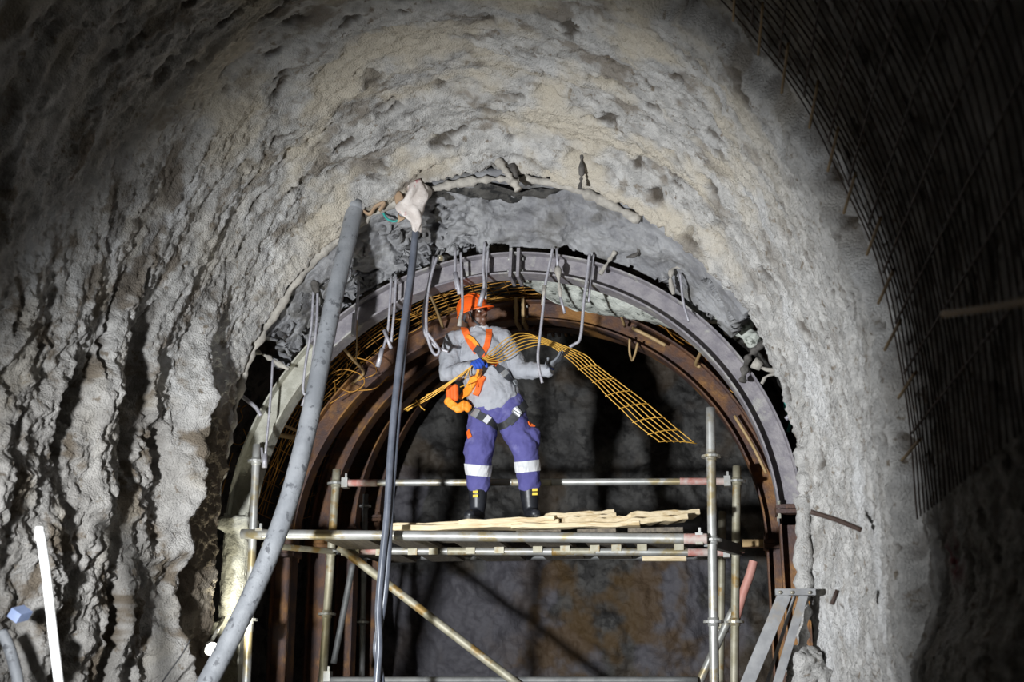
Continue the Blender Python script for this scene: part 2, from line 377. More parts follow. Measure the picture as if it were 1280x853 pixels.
th = np.linspace(-166, 166, 420); yy = np.linspace(9.0, 13.9, 150); T2, YY = np.meshgrid(th, yy, indexing='ij')
rr = 2.50 + .09 * fbm(T2 * .03, YY * 1.6, .3, 4, ridged=True) + .04 * fbm(T2 * .12, YY * 7, 2.3, 3)
H = hp(T2, rr); H[..., 1] += .26 * np.clip(YY - 10.6, 0, 9); H[..., 0] += .05 * np.clip(YY - 10.6, 0, 9)
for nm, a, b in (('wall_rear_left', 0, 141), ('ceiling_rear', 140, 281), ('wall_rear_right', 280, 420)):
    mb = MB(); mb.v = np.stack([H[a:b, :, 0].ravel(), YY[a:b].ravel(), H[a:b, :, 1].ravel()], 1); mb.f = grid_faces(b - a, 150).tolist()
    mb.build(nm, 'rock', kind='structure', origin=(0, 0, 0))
fx = np.linspace(-4.5, 1.4, 300); fz = np.linspace(-.2, 6.6, 300); FX, FZ = np.meshgrid(fx, fz, indexing='ij')
wx = FX + .25 * perlin(FX * 1.5, FZ * 1.5, 3.); wz = FZ + .25 * perlin(FX * 1.5, FZ * 1.5, 8.)
FY = 13.5 - .20 * fbm(FX * .8, FZ * .8, .2, 3) - .09 * fbm(FX * 2.0 + .5 * wz, FZ * 2.0, 1.2, 4, gain=.5) - .06 * np.abs(fbm(FX * 3.1, FZ * 3.1, 5.2, 4)) + .015 * fbm(FX * 16, FZ * 16, .7, 3)
def blob(px, py, rx, rz):
    p = at(px, py, 13.5); return ((FX - p[0]) / (rx / 119)) ** 2 + ((FZ - p[2]) / (rz / 119)) ** 2
nz = fbm(FX * 2.2, FZ * 2.2, 4.4, 4)
def blobs(L): return np.maximum.reduce([sstep(1.25, .8, blob(*q) + .75 * nz) for q in L])
GREY = blobs([(650, 715, 45, 60), (620, 790, 60, 70), (690, 840, 60, 60), (530, 780, 70, 90), (840, 740, 40, 60), (870, 690, 70, 30), (510, 620, 30, 35), (870, 805, 60, 60)]) * .75
RUST = blobs([(730, 790, 60, 60), (800, 790, 70, 75), (760, 835, 110, 50), (700, 730, 26, 40), (820, 730, 40, 60), (870, 830, 50, 40)]) * .8 * sstep(-.55, .35, fbm(FX * 3, FZ * 3, 2.9, 4))
RUST = np.maximum(RUST, .35 * sstep(.1, .6, fbm(FX * 1.3, FZ * 1.3, 9.9, 4)))
mb = MB(); mb.v = np.stack([FX.ravel(), FY.ravel(), FZ.ravel()], 1); mb.f = grid_faces(300, 300)[:, ::-1].tolist()
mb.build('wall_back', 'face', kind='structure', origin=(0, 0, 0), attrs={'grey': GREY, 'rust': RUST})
gx = np.linspace(-4.6, 1.6, 90); gy = np.linspace(-2.5, 14, 220); GX, GY = np.meshgrid(gx, gy, indexing='ij')
mb = MB(); mb.v = np.stack([GX.ravel(), GY.ravel(), (.05 * fbm(GX * 1.5, GY * 1.5, .4, 4)).ravel()], 1); mb.f = grid_faces(90, 220)[:, ::-1].tolist()
mb.build('floor', 'floor', kind='structure', origin=(0, 0, 0))

# sprayed step between the opening and the first rib (crown and shoulders only)
GC = np.array([-1.57, 2.74]); nt, nu = 420, 70
ta = np.linspace(-64, 62, nt); ii = np.clip(np.searchsorted(ANG, ta), 1, NS - 1)
ob = PR + ON * .01; outer = np.stack([np.interp(ta, ANG[60:-60], ob[60:-60, k]) for k in (0, 1)], 1); outer = smooth1(outer, 30); tg = np.degrees(np.arctan2(outer[:, 0] - GC[0], outer[:, 1] - GC[1]))
inner = hp(tg, 2.235, GC); u = np.linspace(0, 1, nu)
U2 = u[None, :] + 0 * tg[:, None]; TT = tg[:, None] + 0 * U2
bx = outer[:, None, 0] + (inner[:, None, 0] - outer[:, None, 0]) * u; bz = outer[:, None, 1] + (inner[:, None, 1] - outer[:, None, 1]) * u
by = 8.98 + .46 * (U2 ** .75)
dsp = .12 * fbm(bx * 2.2, by * 2.2, bz * 2.2, 3) + (.07 * fbm(bx * 5, by * 5, bz * 5, 4) + .08 * sstep(.16, .0, np.abs(fbm(bx * 3.2, by * 3.2, bz * 3.2 + 5, 3)))) * sstep(4, -14, TT) + .016 * fbm(bx * 16, by * 16, bz * 16, 4, gain=.6)
dsp = dsp * sstep(0, .22, U2) * (1 - .5 * sstep(.8, 1, U2)); by = by + dsp; bz = bz + .5 * dsp
keep = (TT > -54 + 14 * fbm(bx * 3, by * 3, bz * 3, 2)) & (TT < 50 + 10 * fbm(bx * 3, by * 3, bz * 3, 2))
hole = (.8 * fbm(bx * 4.5, by * 4.5, bz * 4.5, 2) + 1.1 * sstep(.62, 1.0, U2) - .35 * sstep(-8, 30, TT)) < .98
keep &= hole | (U2 < .5)
mb = MB(); mb.v = np.stack([bx.ravel(), by.ravel(), bz.ravel()], 1)
F = grid_faces(nt, nu); F = F[keep.ravel()[F].all(1)]; mb.f = F.tolist()
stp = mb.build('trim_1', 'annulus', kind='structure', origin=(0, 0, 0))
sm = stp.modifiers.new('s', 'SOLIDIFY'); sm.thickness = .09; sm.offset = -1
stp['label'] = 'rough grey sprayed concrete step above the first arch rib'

# encrusted arch bar along the lip of the opening
ap = [(268, 640), (276, 590), (288, 535), (302, 478), (322, 428), (352, 378), (392, 325), (430, 293), (475, 263), (520, 243), (570, 230), (625, 224), (690, 229), (745, 247), (800, 276)]
P = ipath(ap, 8.97, 10)
MB().tube(P, crust(P, .034, 3, 14), 9).build('arch_bar', 'hookcrust', label='pale crusted arch bar along the lip of the tunnel opening', cat='arch bar')


# ------------------------------------------------------------------ steel ribs
def hprofile(path2, nrm2, Y, dep, wid, tf, tw):
    """H section swept along a path in the plane Y; nrm2 points outward"""
    h, b = dep / 2, wid / 2
    pr = [(h, -b), (h, b), (h - tf, b), (h - tf, tw), (-h + tf, tw), (-h + tf, b), (-h, b), (-h, -b), (-h + tf, -b), (-h + tf, -tw), (h - tf, -tw), (h - tf, -b)]
    V = []; m = len(path2)
    for p, nn in zip(path2, nrm2):
        for a, y in pr: V.append((p[0] + nn[0] * a, Y + y, p[1] + nn[1] * a))
    n = 12; F = [(i * n + k, i * n + (k + 1) % n, (i + 1) * n + (k + 1) % n, (i + 1) * n + k) for i in range(m - 1) for k in range(n)]
    F += [tuple(range(n))[::-1], tuple((m - 1) * n + k for k in range(n))]
    return MB().add(V, F)


def rib(label, c, rout, Y, m, mleg, dep=.18, wid=.17, zfoot=.02, zjoint=None, top=0.0, splice=None, bolts=True):
    c = np.asarray(c, float); rm = rout - dep / 2; zj = c[1] if zjoint is None else zjoint
    t = thing('steel_rib', (c[0], Y, 0), label, 'arch rib', 'steel arch ribs of the tunnel')
    for a0, a1 in ((-90, -46), (-46, top), (top, 90)) if mleg != m else ((-90, top), (top, 90)):
        ang = np.radians(np.linspace(a0, a1, 44)); nn = np.stack([np.sin(ang), np.cos(ang)], 1)
        hprofile(c + rm * nn, nn, Y, dep, wid, .014, .006).build('arch_segment', mleg if a1 < -40 else m, t, smooth=False)
    for sgn in (-1, 1):
        x = c[0] + sgn * rm; nn = np.array([[sgn, 0.]] * 2)
        hprofile([(x, zfoot + .03), (x, zj - .02)], nn, Y, dep, wid, .014, .006).build('leg', mleg if sgn < 0 else 'rust', t, smooth=False)
        pl = MB().box((x, Y, zj - .01), (dep * .62, 0, 0), (0, wid * .66, 0), (0, 0, .016)).box((x, Y, zj + .024), (dep * .62, 0, 0), (0, wid * .66, 0), (0, 0, .014)).build('joint_plate', mleg if sgn < 0 else 'rust', t, smooth=False)
        for dx in (-1, 1):
            for dyy in (-1, 1):
                a = np.array([x + dx * dep * .48, Y + dyy * wid * .5, zj - .06]); MB().cyl(a, a + [0, 0, .13], .013, 6).build('bolt', mleg, pl)
        MB().box((x, Y, zfoot + .015), (dep * .75, 0, 0), (0, wid * .8, 0), (0, 0, .015)).build('base_plate', mleg, t, smooth=False)
    a = math.radians(top); r_ = np.array([math.sin(a), 0, math.cos(a)]); tt = np.array([math.cos(a), 0, -math.sin(a)]); cc = np.array([c[0], Y, c[1]]) + r_ * (rm - .01)
    for s in (-1, 1):
        pl = MB().box(cc + tt * s * .030, tt * .012, (0, wid * .72, 0), r_ * (dep * .66)).build('splice_plate', m if splice is None else splice, t, smooth=False)
        for q in (-.05, .05):
            for dyy in (-.05, .05):
                b = cc + tt * s * .042 + r_ * q + np.array([0, dyy, 0]); MB().cyl(b, b + tt * s * .022, .014, 6).build('bolt', 'galv', pl)
    return t


g_rib = rib('grey violet steel arch rib with crusted legs, nearest of the ribs', GC, 2.19, 9.5, 'ribgrey', 'ribleg', zjoint=2.84, top=2.2, zfoot=.02)
r1 = rib('rusty brown steel arch rib just behind the worker, second rib', (-1.6, 2.72), 2.16, 10.6, 'rust', 'rust', top=-.5, splice='straw')
for k, Y in enumerate((11.35, 12.1, 12.85)):
    rib(('dark rusty arch rib, third from the front, deep in shadow', 'dark rusty arch rib, fourth from the front, deep in shadow', 'dark rusty arch rib, last one before the rock face')[k], ((-1.55, 2.88), (-1.51, 3.1), (-1.47, 3.32))[k], 2.14, Y, 'rust', 'rust', top=0)


# crust on the left leg of the grey rib
def lump(name, m, blobs_, voxel, amp, freq, label, cat=None, seed=0, kind=None, parent=None, smooth=3):
    mb = MB()
    for c, r in blobs_:
        r = np.broadcast_to(np.asarray(r, float), (3,)); mb.ell(c, (r[0], 0, 0), (0, r[1], 0), (0, 0, r[2]))
    out = remesh(mb, voxel, smooth, lambda V: amp * fbm(V[:, 0] * freq + seed, V[:, 1] * freq, V[:, 2] * freq, 4, gain=.6))
    return out.build(name, m, parent, label=label, cat=cat, kind=kind)


lx = GC[0] - 2.10
q = MB(); q.limb([(lx, 9.47, z) for z in np.linspace(2.02, 2.74, 8)], .105, .11, (1, 0, 0), 16)
q.box((lx, 9.46, 2.83), (.125, 0, 0), (0, .12, 0), (0, 0, .05)).box((lx, 9.46, 2.04), (.13, 0, 0), (0, .12, 0), (0, 0, .05))
remesh(q, .014, 4, lambda V: .012 * fbm(V[:, 0] * 12, V[:, 1] * 12, V[:, 2] * 8, 4, gain=.6)).build('crust', 'ribleg', g_rib)

# mottled slab of sprayed concrete hanging between the grey and the rusty rib
top_px = [(648, 341), (690, 344), (740, 352), (790, 372), (835, 396), (852, 406)]
bot_px = [(655, 349), (680, 371), (712, 386), (750, 392), (800, 396), (850, 406)]
TP = ipath(top_px, 9.63, 12); BP = ipath(bot_px, 10.15, 12); n = len(TP); rows = 16; V = []
for i in range(n):
    for j in range(rows):
        t = j / (rows - 1); p = TP[i] * (1 - t) + BP[i] * t; p = p + np.array([0, 0, .05 * math.sin(math.pi * t) * -1 + .02 * fbm(p[0] * 9, p[1] * 9, .5, 3)]); V.append(p)
for i in range(n):
    for j in range(rows): V.append(np.array(V[i * rows + j]) + np.array([.02, .03, .14]))
F = [tuple(f[::-1]) for f in grid_faces(n, rows).tolist()] + [tuple(f) for f in grid_faces(n, rows, n * rows).tolist()]
for i in range(n - 1):
    for j in (0, rows - 1):
        a = i * rows + j; q = (a, a + rows, a + rows + n * rows, a + n * rows); F.append(q if j == 0 else q[::-1])
MB().add(V, F).build('concrete_slab', 'patch', label='pale mottled slab of sprayed concrete caught between grey rib and rusty rib', cat='concrete slab')
lump('concrete_block', 'patch', [(at(870, 378, 9.62), (.10, .1, .07)), (at(895, 392, 9.62), (.13, .1, .08)), (at(922, 408, 9.62), (.12, .1, .08)), (at(940, 424, 9.62), (.07, .1, .06))], .016, .03, 9, 'grey green lump of concrete wedged above right shoulder of the grey rib', 'concrete block', 3)


# ------------------------------------------------------------------ wire mesh lagging between the ribs
def mesh_sheet(name, label, Y0, Y1, r, a0, a1, dY, da, m, wr=.004, seed=0, group=None, jit=.02):
    t = thing(name, (RC[0], (Y0 + Y1) / 2, RC[1] + r - .2), label, 'wire mesh', group)
    mb = MB(); rn = np.random.default_rng(seed)
    for Y in np.arange(Y0, Y1, dY):
        ang = np.linspace(a0, a1, 60); h = hp(ang, r + jit * fbm(ang * .06, Y * 3, seed + .5, 2)); h[:, 1] += .26 * max(0, Y - 10.6); P = np.stack([h[:, 0], Y + .015 * perlin(ang * .1, Y * 5, seed), h[:, 1]], 1)
        mb.tube(P, wr, 4)
    mb.build('hoop_wires', m, t, kind='stuff')
    mb = MB()
    for ag in np.arange(a0, a1, da):
        ys = np.linspace(Y0 - .1, Y1 + .1, 8); h = hp(ag + 0 * ys + .5 * perlin(ys * 2, ag, 3), r - .008 + jit * perlin(ag * .06, ys * 3, seed + .5)); h[:, 1] += .26 * np.clip(ys - 10.6, 0, 9)
        mb.tube(np.stack([h[:, 0], ys, h[:, 1]], 1), wr, 4)
    mb.build('long_wires', m, t, kind='stuff')
    # loose bent wire ends
    mb = MB()
    for _ in range(46):
        ag = rn.uniform(-80, 75); Y = rn.uniform(Y0, Y1); l = rn.uniform(.15, .5); sg = rn.choice((-1, 1)); k = np.linspace(0, 1, 9)
        h = hp(ag + sg * k * l * 25, r - .02 - .12 * rn.uniform() * np.sin(k * 2.2)); h[:, 1] += .26 * max(0, Y - 10.6); mb.tube(np.stack([h[:, 0], Y + rn.uniform(-.25, .25) * k, h[:, 1]], 1), wr, 4)
    mb.build('loose_wires', m, t, kind='stuff')
    return t


mesh_sheet('wire_mesh', 'rusty orange wire mesh above the gap between grey rib and second rib', 9.66, 10.5, 2.24, -82, 78, .075, 3.6, 'rustwire', seed=1)
mesh_sheet('wire_mesh', 'rusty wire mesh above the gap between second rib and third rib', 10.7, 11.28, 2.24, -85, 80, .10, 4, 'rustwire', seed=2)
mesh_sheet('wire_mesh', 'rusty wire mesh in the shadow beyond the third rib', 11.45, 12.75, 2.26, -85, 80, .14, 5, 'rustwire', seed=3)
# curled tangle of wire, left
for pts, Y, lb in (([(300, 508), (290, 512), (287, 524), (296, 530), (303, 522), (301, 512), (309, 506)], 9.85, 'curled rusty wire end by the left leg of the grey rib, below the upper curl'),
                   ([(297, 530), (289, 538), (290, 552), (300, 556), (308, 548), (304, 536)], 9.85, 'curled rusty wire loop at left of the grey rib, lower one'),
                   ([(277, 618), (284, 590), (291, 566)], 9.7, 'straight rusty wire in the gap left of the grey rib leg'),
                   ([(410, 470), (428, 462), (450, 468), (455, 480), (440, 490), (420, 484)], 10.1, 'looping rusty wire tangle behind the grey hose'),
                   ([(404, 452), (430, 446), (462, 452), (470, 466), (448, 476)], 10.15, 'arching rusty wire behind the grey hose, above the tangle'),
                   ([(412, 505), (438, 490), (468, 486), (486, 470)], 10.2, 'long bent rusty wire crossing in front of the rusty rib shoulder')):
    P = ipath(pts, Y, 6); MB().tube(P, .0045, 6).build('bent_wire', 'rustwire', label=lb, cat='wire')


# ------------------------------------------------------------------ rebar hooks and bars
def hook(label, strands, name='rebar_hook', cat='rebar hook', m='hook', group=None, r=.0115):
    """strands: (points, Y, radius, material, part name); the first strand is the thing itself when it stands alone"""
    allP = [ipath(s[0], s[1], 6) for s in strands]
    if len(strands) == 1:
        s = strands[0]; P = allP[0]; rad = s[2] or r
        return MB().tube(P, crust(P, rad, 1, 22) if (len(s) > 3 and s[3] in ('hookcrust', 'darkcrust')) else rad, 8).build(name, s[3] if len(s) > 3 and s[3] else m, label=label, cat=cat, group=group)
    top = allP[0][0]; t = thing(name, top, label, cat, group)
    for s, P in zip(strands, allP):
        mm = s[3] if len(s) > 3 and s[3] else m; rad = s[2] or r
        MB().tube(P, crust(P, rad, 2, 22) if mm in ('hookcrust', 'darkcrust') else rad, 8).build(s[4] if len(s) > 4 else 'strand', mm, t)
    return t


HG = 'hooked bars hanging from the crown'
Yh = 9.34
hook('long looping hairpin bar whose loop ends beside the worker\'s grey shoulder', [([(542, 321), (536, 355), (529, 392), (531, 416), (540, 430), (552, 437), (560, 440)], Yh, .012), ([(546, 322), (539, 345), (534, 374), (533, 410), (538, 434), (545, 444), (549, 438), (543, 428), (534, 416)], Yh - .03, .012)], group=HG)
hook('single bar hanging with a thick sleeve, first from the grey hose', [([(450, 338), (447, 375), (442, 416)], Yh, .011), ([(443.5, 392), (441.5, 420)], Yh, .020, 'hook', 'sleeve'), ([(446, 400), (446, 430), (445, 452)], Yh + .05, .006, 'straw', 'wire')], group=HG)
hook('pair of bars with flared sleeved tips, between grey hose and dark cable', [([(489, 346), (487, 385), (484, 417), (473, 457)], Yh, .011), ([(478, 436), (472, 459)], Yh, .019, 'hook', 'sleeve'), ([(495, 346), (493, 385), (489, 428)], Yh - .02, .011), ([(480, 413), (489, 436)], Yh - .04, .014, 'hook', 'clip')], group=HG)
hook('pair of bars in front of the crown of the worker\'s orange helmet', [([(569, 312), (569, 345), (571, 362)], Yh, .012), ([(569, 341), (575, 368)], Yh, .02, 'hook', 'sleeve'), ([(576, 316), (577, 345), (578, 384), (574, 408)], Yh - .02, .011), ([(577, 388), (574, 408)], Yh - .02, .015, 'hookcrust', 'sleeve')], group=HG)
hook('pair of bars whose sleeved tip touches the helmet brim', [([(606, 303), (604, 336), (605, 358), (599, 383)], Yh, .012), ([(605, 362), (599, 383)], Yh, .019, 'hook', 'sleeve'), ([(610, 312), (608, 340), (607, 374)], Yh + .03, .010)], group=HG)
hook('longest hooked bar, hanging past the worker\'s outstretched forearm', [([(691, 310), (686, 335), (681, 360), (679, 385), (675, 420), (672.5, 445), (674, 462), (678, 479)], Yh, .0115), ([(681, 357), (678, 382)], Yh, .020, 'hookcrust', 'sleeve')], group=HG)
hook('short crusted bar hanging beside the longest bar', [([(696, 311), (697, 335)], Yh, .011), ([(697, 333), (699, 355), (701, 374)], Yh, .017, 'hookcrust', 'sleeve'), ([(700, 370), (706, 392)], Yh, .011)], group=HG)
hook('smooth bar ending in a crook, above the bright mesh sheet', [([(737, 318), (734, 345), (730, 376), (727, 412), (724, 426), (719, 430), (712, 434)], Yh, .0125)], group=HG)
hook('straight short bar just behind the crook ended bar', [([(742, 319), (738, 345), (736, 378)], Yh + .05, .011)], group=HG)
hook('stubby peg slanting over the grey rib, beside the crook ended bar', [([(769, 315), (760, 328), (750, 343)], 9.36, .017, 'hookcrust')], name='rebar_peg', cat='rebar peg')
hook('dark crusted bent bar with a thin strand over the right of the rib', [([(863, 335), (850, 334), (841, 337), (838, 350), (842, 368)], 9.3, .016, 'hookcrust'), ([(850, 342), (852, 360), (855, 382), (861, 402)], 9.3, .010)], group=HG)
hook('slanting peg under the bright lip of the right shoulder', [([(914, 335), (903, 350), (890, 364)], 9.25, .014, 'hookcrust')], name='rebar_peg', cat='rebar peg')
hook('thick dark crusted bar bent like an elbow on the right of the grey rib', [([(966, 420), (950, 433), (937, 445), (932, 458), (928, 478)], 9.36, .026, 'darkcrust')], name='crusted_bar', cat='rebar')
hook('white capped pegs beside the dark elbow bar', [([(946, 456), (958, 462), (982, 465)], 9.36, .018, 'hookcrust'), ([(942, 453), (952, 459)], 9.36, .038, 'hookcrust', 'cap'), ([(952, 480), (960, 470), (984, 466)], 9.4, .012, 'hookcrust')], name='rebar_peg', cat='rebar peg')
hook('peg low on the right, between rib and shotcrete edge', [([(982, 524), (996, 514)], 9.3, .016, 'hook')], name='rebar_peg', cat='rebar peg')
hook('bent dark bar coming out of the sprayed step above the crook ended bar', [([(783, 322), (796, 318), (799, 308), (800, 296)], 9.25, .014, 'darkcrust')], name='rebar_peg', cat='rebar peg')
hook('pale peg sticking out over the left shoulder of the grey rib', [([(316, 438), (330, 444), (345, 453), (361, 462)], 9.25, .019, 'hookcrust')], name='rebar_peg', cat='rebar peg')
hook('thin bar hanging from the pale peg, small knob at its tip', [([(341, 450), (338, 500), (331, 576)], 9.24, .010), ([(331, 568), (330.5, 585)], 9.24, .022, 'hook', 'tip'), ([(327, 560), (329, 578)], 9.24, .011)], group=HG)
hook('pale peg lower on the left, pointing down at the grey rib', [([(292, 487), (307, 499), (320, 510), (326, 520)], 9.25, .016, 'hook')], name='rebar_peg', cat='rebar peg')
hook('long hairpin loop hanging close along the left of the grey hose', [([(392, 362), (389, 410), (382, 455), (379, 485), (381, 493), (386, 488), (391, 450), (396, 400), (397, 362)], 9.2, .011), ([(397, 385), (392, 450), (386, 490), (379, 507)], 9.24, .010), ([(384, 492), (378, 508)], 9.24, .016, 'hook', 'sleeve')], group=HG)
hook('crusted clump of bent bar on the left shoulder, above the hairpin loop', [([(366, 318), (372, 334), (380, 352)], 9.05, .022, 'darkcrust'), ([(383, 336), (392, 352), (396, 366)], 9.05, .026, 'darkcrust')], name='crusted_bar', cat='rebar')
hook('bent bar under the crown of the near shotcrete, hook upwards', [([(744, 191), (737, 184), (729, 186), (727, 200), (727, 218), (725, 236)], 8.72, .016, 'darkcrust')], name='crusted_bar', cat='rebar')
hook('stubby crusted peg at the very top of the opening lip', [([(622, 200), (632, 214), (641, 226), (648, 238)], 8.80, .024, 'hookcrust'), ([(638, 208), (645, 224)], 8.84, .03, 'darkcrust')], name='rebar_peg', cat='rebar peg')
hook('rusty rod sticking out of the bright right wall', [([(1013, 640), (1045, 650), (1077, 663)], 7.0, .014, 'darkwire')], name='rebar_rod', cat='rebar')
hook('short dark rod lower on the bright right wall', [([(1047, 738), (1040, 756)], 6.9, .012, 'darkwire')], name='rebar_rod', cat='rebar')
hook('curved dark bar on the shaded left vault', [([(112, 168), (92, 178), (74, 204), (74, 232), (82, 262)], 6.9, .012, 'darkcrust')], name='crusted_bar', cat='rebar')
# spacers between the ribs
BG = 'rusty spacer rods tying the ribs'
for lb, pts, rad, m in (('bent straw coloured spacer rod between grey rib and rusty rib, by the grey hose', [(418, 422, 9.6), (440, 448, 10.1), (454, 464, 10.5), (450, 472, 10.55), (440, 480, 10.6)], .013, 'straw'),
                        ('straight spacer rod beside the worker\'s head', [(536, 364, 9.6), (546, 388, 10.1), (554, 410, 10.5)], .013, 'straw'),
                        ('spacer rod below the mottled slab', [(764, 360, 9.6), (773, 385, 10.1), (781, 408, 10.5)], .013, 'straw'),
                        ('spacer rod on the right shoulder with a crook at its foot', [(881, 424, 9.6), (876, 440, 10.1), (870, 455, 10.45), (875, 459, 10.5)], .015, 'straw'),
                        ('pale stick across the dark gap left of the grey hose', [(339, 524, 9.7), (358, 533, 10), (376, 541, 10.3)], .013, 'straw'),
                        ('pale flat bar under the stick, left of the grey hose', [(336, 542, 10.0), (368, 547, 10.2)], .022, 'straw'),
                        ('hairpin rod hanging below the rusty rib on the right', [(787, 424, 10.45), (787, 440, 10.45), (790, 451, 10.45), (794, 442, 10.45), (797, 429, 10.45)], .010, 'straw'),
                        ('short bar lying along the web of the rusty rib', [(790, 410, 10.5), (812, 421, 10.5), (832, 432, 10.5)], .016, 'straw'),
                        ('bar lying along the web of the rusty rib, lower right', [(918, 520, 10.5), (940, 556, 10.5), (958, 592, 10.5)], .013, 'straw')):
    P = ipath(pts, 10, 6); MB().tube(P, rad, 8).build('spacer_rod', m, label=lb, cat='rod', group=BG)
for lb, px in (('stub of tube end poking from the sprayed step, beside the looping hairpin bar', (549, 322)),):
    p = at(px[0], px[1], 9.33); MB().tube([p, p + [.02, .12, .02]], .022, 10).build('tube_stub', 'galv', label=lb, cat='pipe')

# ------------------------------------------------------------------ hoses, cables, rag, poles
hp_ = [(444, 258, 8.82), (436, 295, 8.78), (424, 345, 8.7), (413, 395, 8.62), (402, 450, 8.55), (390, 510, 8.45), (376, 570, 8.35), (358, 635, 8.25), (334, 700, 8.15), (305, 765, 8.05), (272, 830, 7.95), (235, 895, 7.85), (150, 1020, 7.6)]
P = ipath(hp_, 8, 8); t = thing('hose', P[0], 'thick grey hose sweeping down the left of the opening', 'hose')
MB().tube(P, .066, 20).build('hose_body', 'hose', t)
q = spl(P[:5], 3); MB().tube(P[:3] + np.array([0, 0, .03]), .071, 20).build('end_sleeve', 'hose', t)
for lb, pts, r in (('blue black cable hanging from the rag, nearer of the twisted pair', [(520, 284, 8.95), (513, 345, 8.95), (503, 420, 8.95), (494, 500, 8.95), (488, 570, 8.95), (484, 640, 8.95), (478, 700, 8.95), (473, 760, 8.95), (474, 810, 8.95), (471, 853, 8.95), (468, 930, 8.95)], .026),
                   ('blue black cable of the twisted pair, farther strand', [(521, 284, 9.0), (515, 345, 9.0), (506, 420, 9.0), (499, 500, 9.0), (493, 570, 9.0), (488, 640, 9.0), (485, 700, 8.99), (479, 760, 8.99), (470, 810, 9.01), (477, 853, 9.0), (480, 930, 9.0)], .024)):
    P = ipath(pts, 9, 8); MB().tube(P, r, 12).build('cable', 'cable', label=lb, cat='cable', group='twisted cables under the rag')
t = thing('rag', at(520, 230, 8.9), 'muddy white and pink rag knotted around the top of the dark cables', 'rag')
n1, n2 = 26, 18; V = []
for i in range(n1):
    a = i / (n1 - 1)
    for j in range(n2):
        b = j / n2 * 2 * math.pi; wdt = np.interp(a, [0, .35, .6, .8, 1], [14, 19, 17, 9, 5]); cx = np.interp(a, [0, .5, 1], [521, 515, 520]); y = 230 + 58 * a
        k = 1 + .35 * math.sin(b * 3 + a * 5) + .25 * math.sin(b * 5 - a * 8)
        p = at(cx + wdt * .75 * math.cos(b) * k + 3 * math.sin(a * 9), y + 3 * math.sin(b * 2), 8.88); V.append(p + np.array([0, math.sin(b) * wdt / 170 * k * .7, 0]))
F = [(i * n2 + j, i * n2 + (j + 1) % n2, (i + 1) * n2 + (j + 1) % n2, (i + 1) * n2 + j) for i in range(n1 - 1) for j in range(n2)] + [tuple(range(n2))[::-1], tuple((n1 - 1) * n2 + j for j in range(n2))]
MB().add(V, F).build('cloth', 'cloth', t)
P = ipath([(497, 240), (500, 255), (498, 268), (502, 276)], 8.88, 5); MB().tube(P, [.02 + .018 * math.sin(i * .5) for i in range(len(P))], 8, ry=.012).build('torn_strip', 'brown_cloth', t, label='brown torn strip of the rag')
P = ipath([(452, 262), (462, 268), (470, 258), (481, 254), (474, 264)], 8.85, 5); MB().tube(P, .012, 8, ry=.024).build('straw_scrap', 'brown_cloth', label='brown straw like scrap stuck beside the top of the grey hose', cat='scrap')
P = ipath([(478, 264), (483, 273), (492, 277), (499, 275)], 8.98, 5); MB().tube(P, .009, 6).build('cord', 'teal', label='short teal cord hanging from the lip beside the rag', cat='cord')
P = ipath([(982, 470), (986, 490), (981, 506), (988, 524), (985, 540)], 9.6, 6); MB().tube(P, .012, 6).build('cord', 'teal', label='tangled teal cord behind the right edge of the shotcrete', cat='cord')
t = thing('plastic_pole', at(75, 853, 6.2), 'white plastic pole leaning against the left wall', 'pole')
P = ipath([(50, 664), (58, 720), (66, 790), (78, 890)], 6.2, 6); MB().tube(P, .024, 14).build('pole_tube', 'white', t)
MB().cyl(P[0] + [0, 0, -.05], P[0] + [-.003, 0, .02], .0245, 14).build('end_cap', 'white', t)
P = ipath([(2, 790), (12, 812), (22, 850), (30, 900)], 6.3, 6); MB().tube(P, .03, 12).build('hose', 'hose', label='short grey hose at the bottom of the left wall, beside the white pole', cat='hose')
a = at(25, 768, 6.35); MB().box(a, (.028, 0, -.018), (.01, .04, .01), (.012, 0, .022)).build('plastic_scrap', mat('pale_blue_plastic', (.20, .26, .42), (.28, .34, .52), 5, .5), label='pale blue plastic scrap wedged in the left wall', cat='scrap', smooth=False)
P = ipath([(238, 800), (225, 822), (205, 850), (190, 880)], 7.9, 6); MB().tube(P, .005, 6).build('cord', 'black', label='thin dark cord near the floor of the left wall', cat='cord')
P = ipath([(1003, 560), (1006, 600), (1004, 660), (1005, 742), (1003, 800), (1004, 870)], 8.82, 12); MB().tube(P, crust(P, .046, 5, 12), 10).build('crusted_pipe', 'shot', label='pipe crusted with shotcrete along the right edge of the opening', cat='pipe')
P = ipath([(942, 702), (937, 720), (929, 742), (918, 780)], 11.0, 5); t = thing('plastic_pipe', P[-1], 'pink plastic pipe end behind the right scaffold post', 'pipe')
MB().tube(P, .037, 14, cap=False).tube(P[::-1], .029, 14, cap=False).build('pipe_wall', 'pink', t)

# work lamp low at the left
lp = at(263, 812, 8.78); t = thing('work_lamp', lp - np.array([0, 0, .2]), 'glowing white work lamp low behind the left edge of the opening', 'lamp')
d = unit(np.array([.75, -.5, .25])); MB().tube([lp - d * .11, lp - d * .05, lp, lp + d * .01], [.022, .036, .052, .055], 18).build('lamp_housing', 'white', t)
MB().ell(lp + d * .01, unit(np.cross(d, (0, 0, 1))) * .05, unit(np.cross(d, (1, 0, 0))) * .05, d * .022).build('lamp_glass', 'lampglow', t)
MB().tube([lp - d * .08, at(268, 796, 8.9), at(279, 772, 9.25)], .014, 8).build('lamp_bracket', 'ribleg', t)

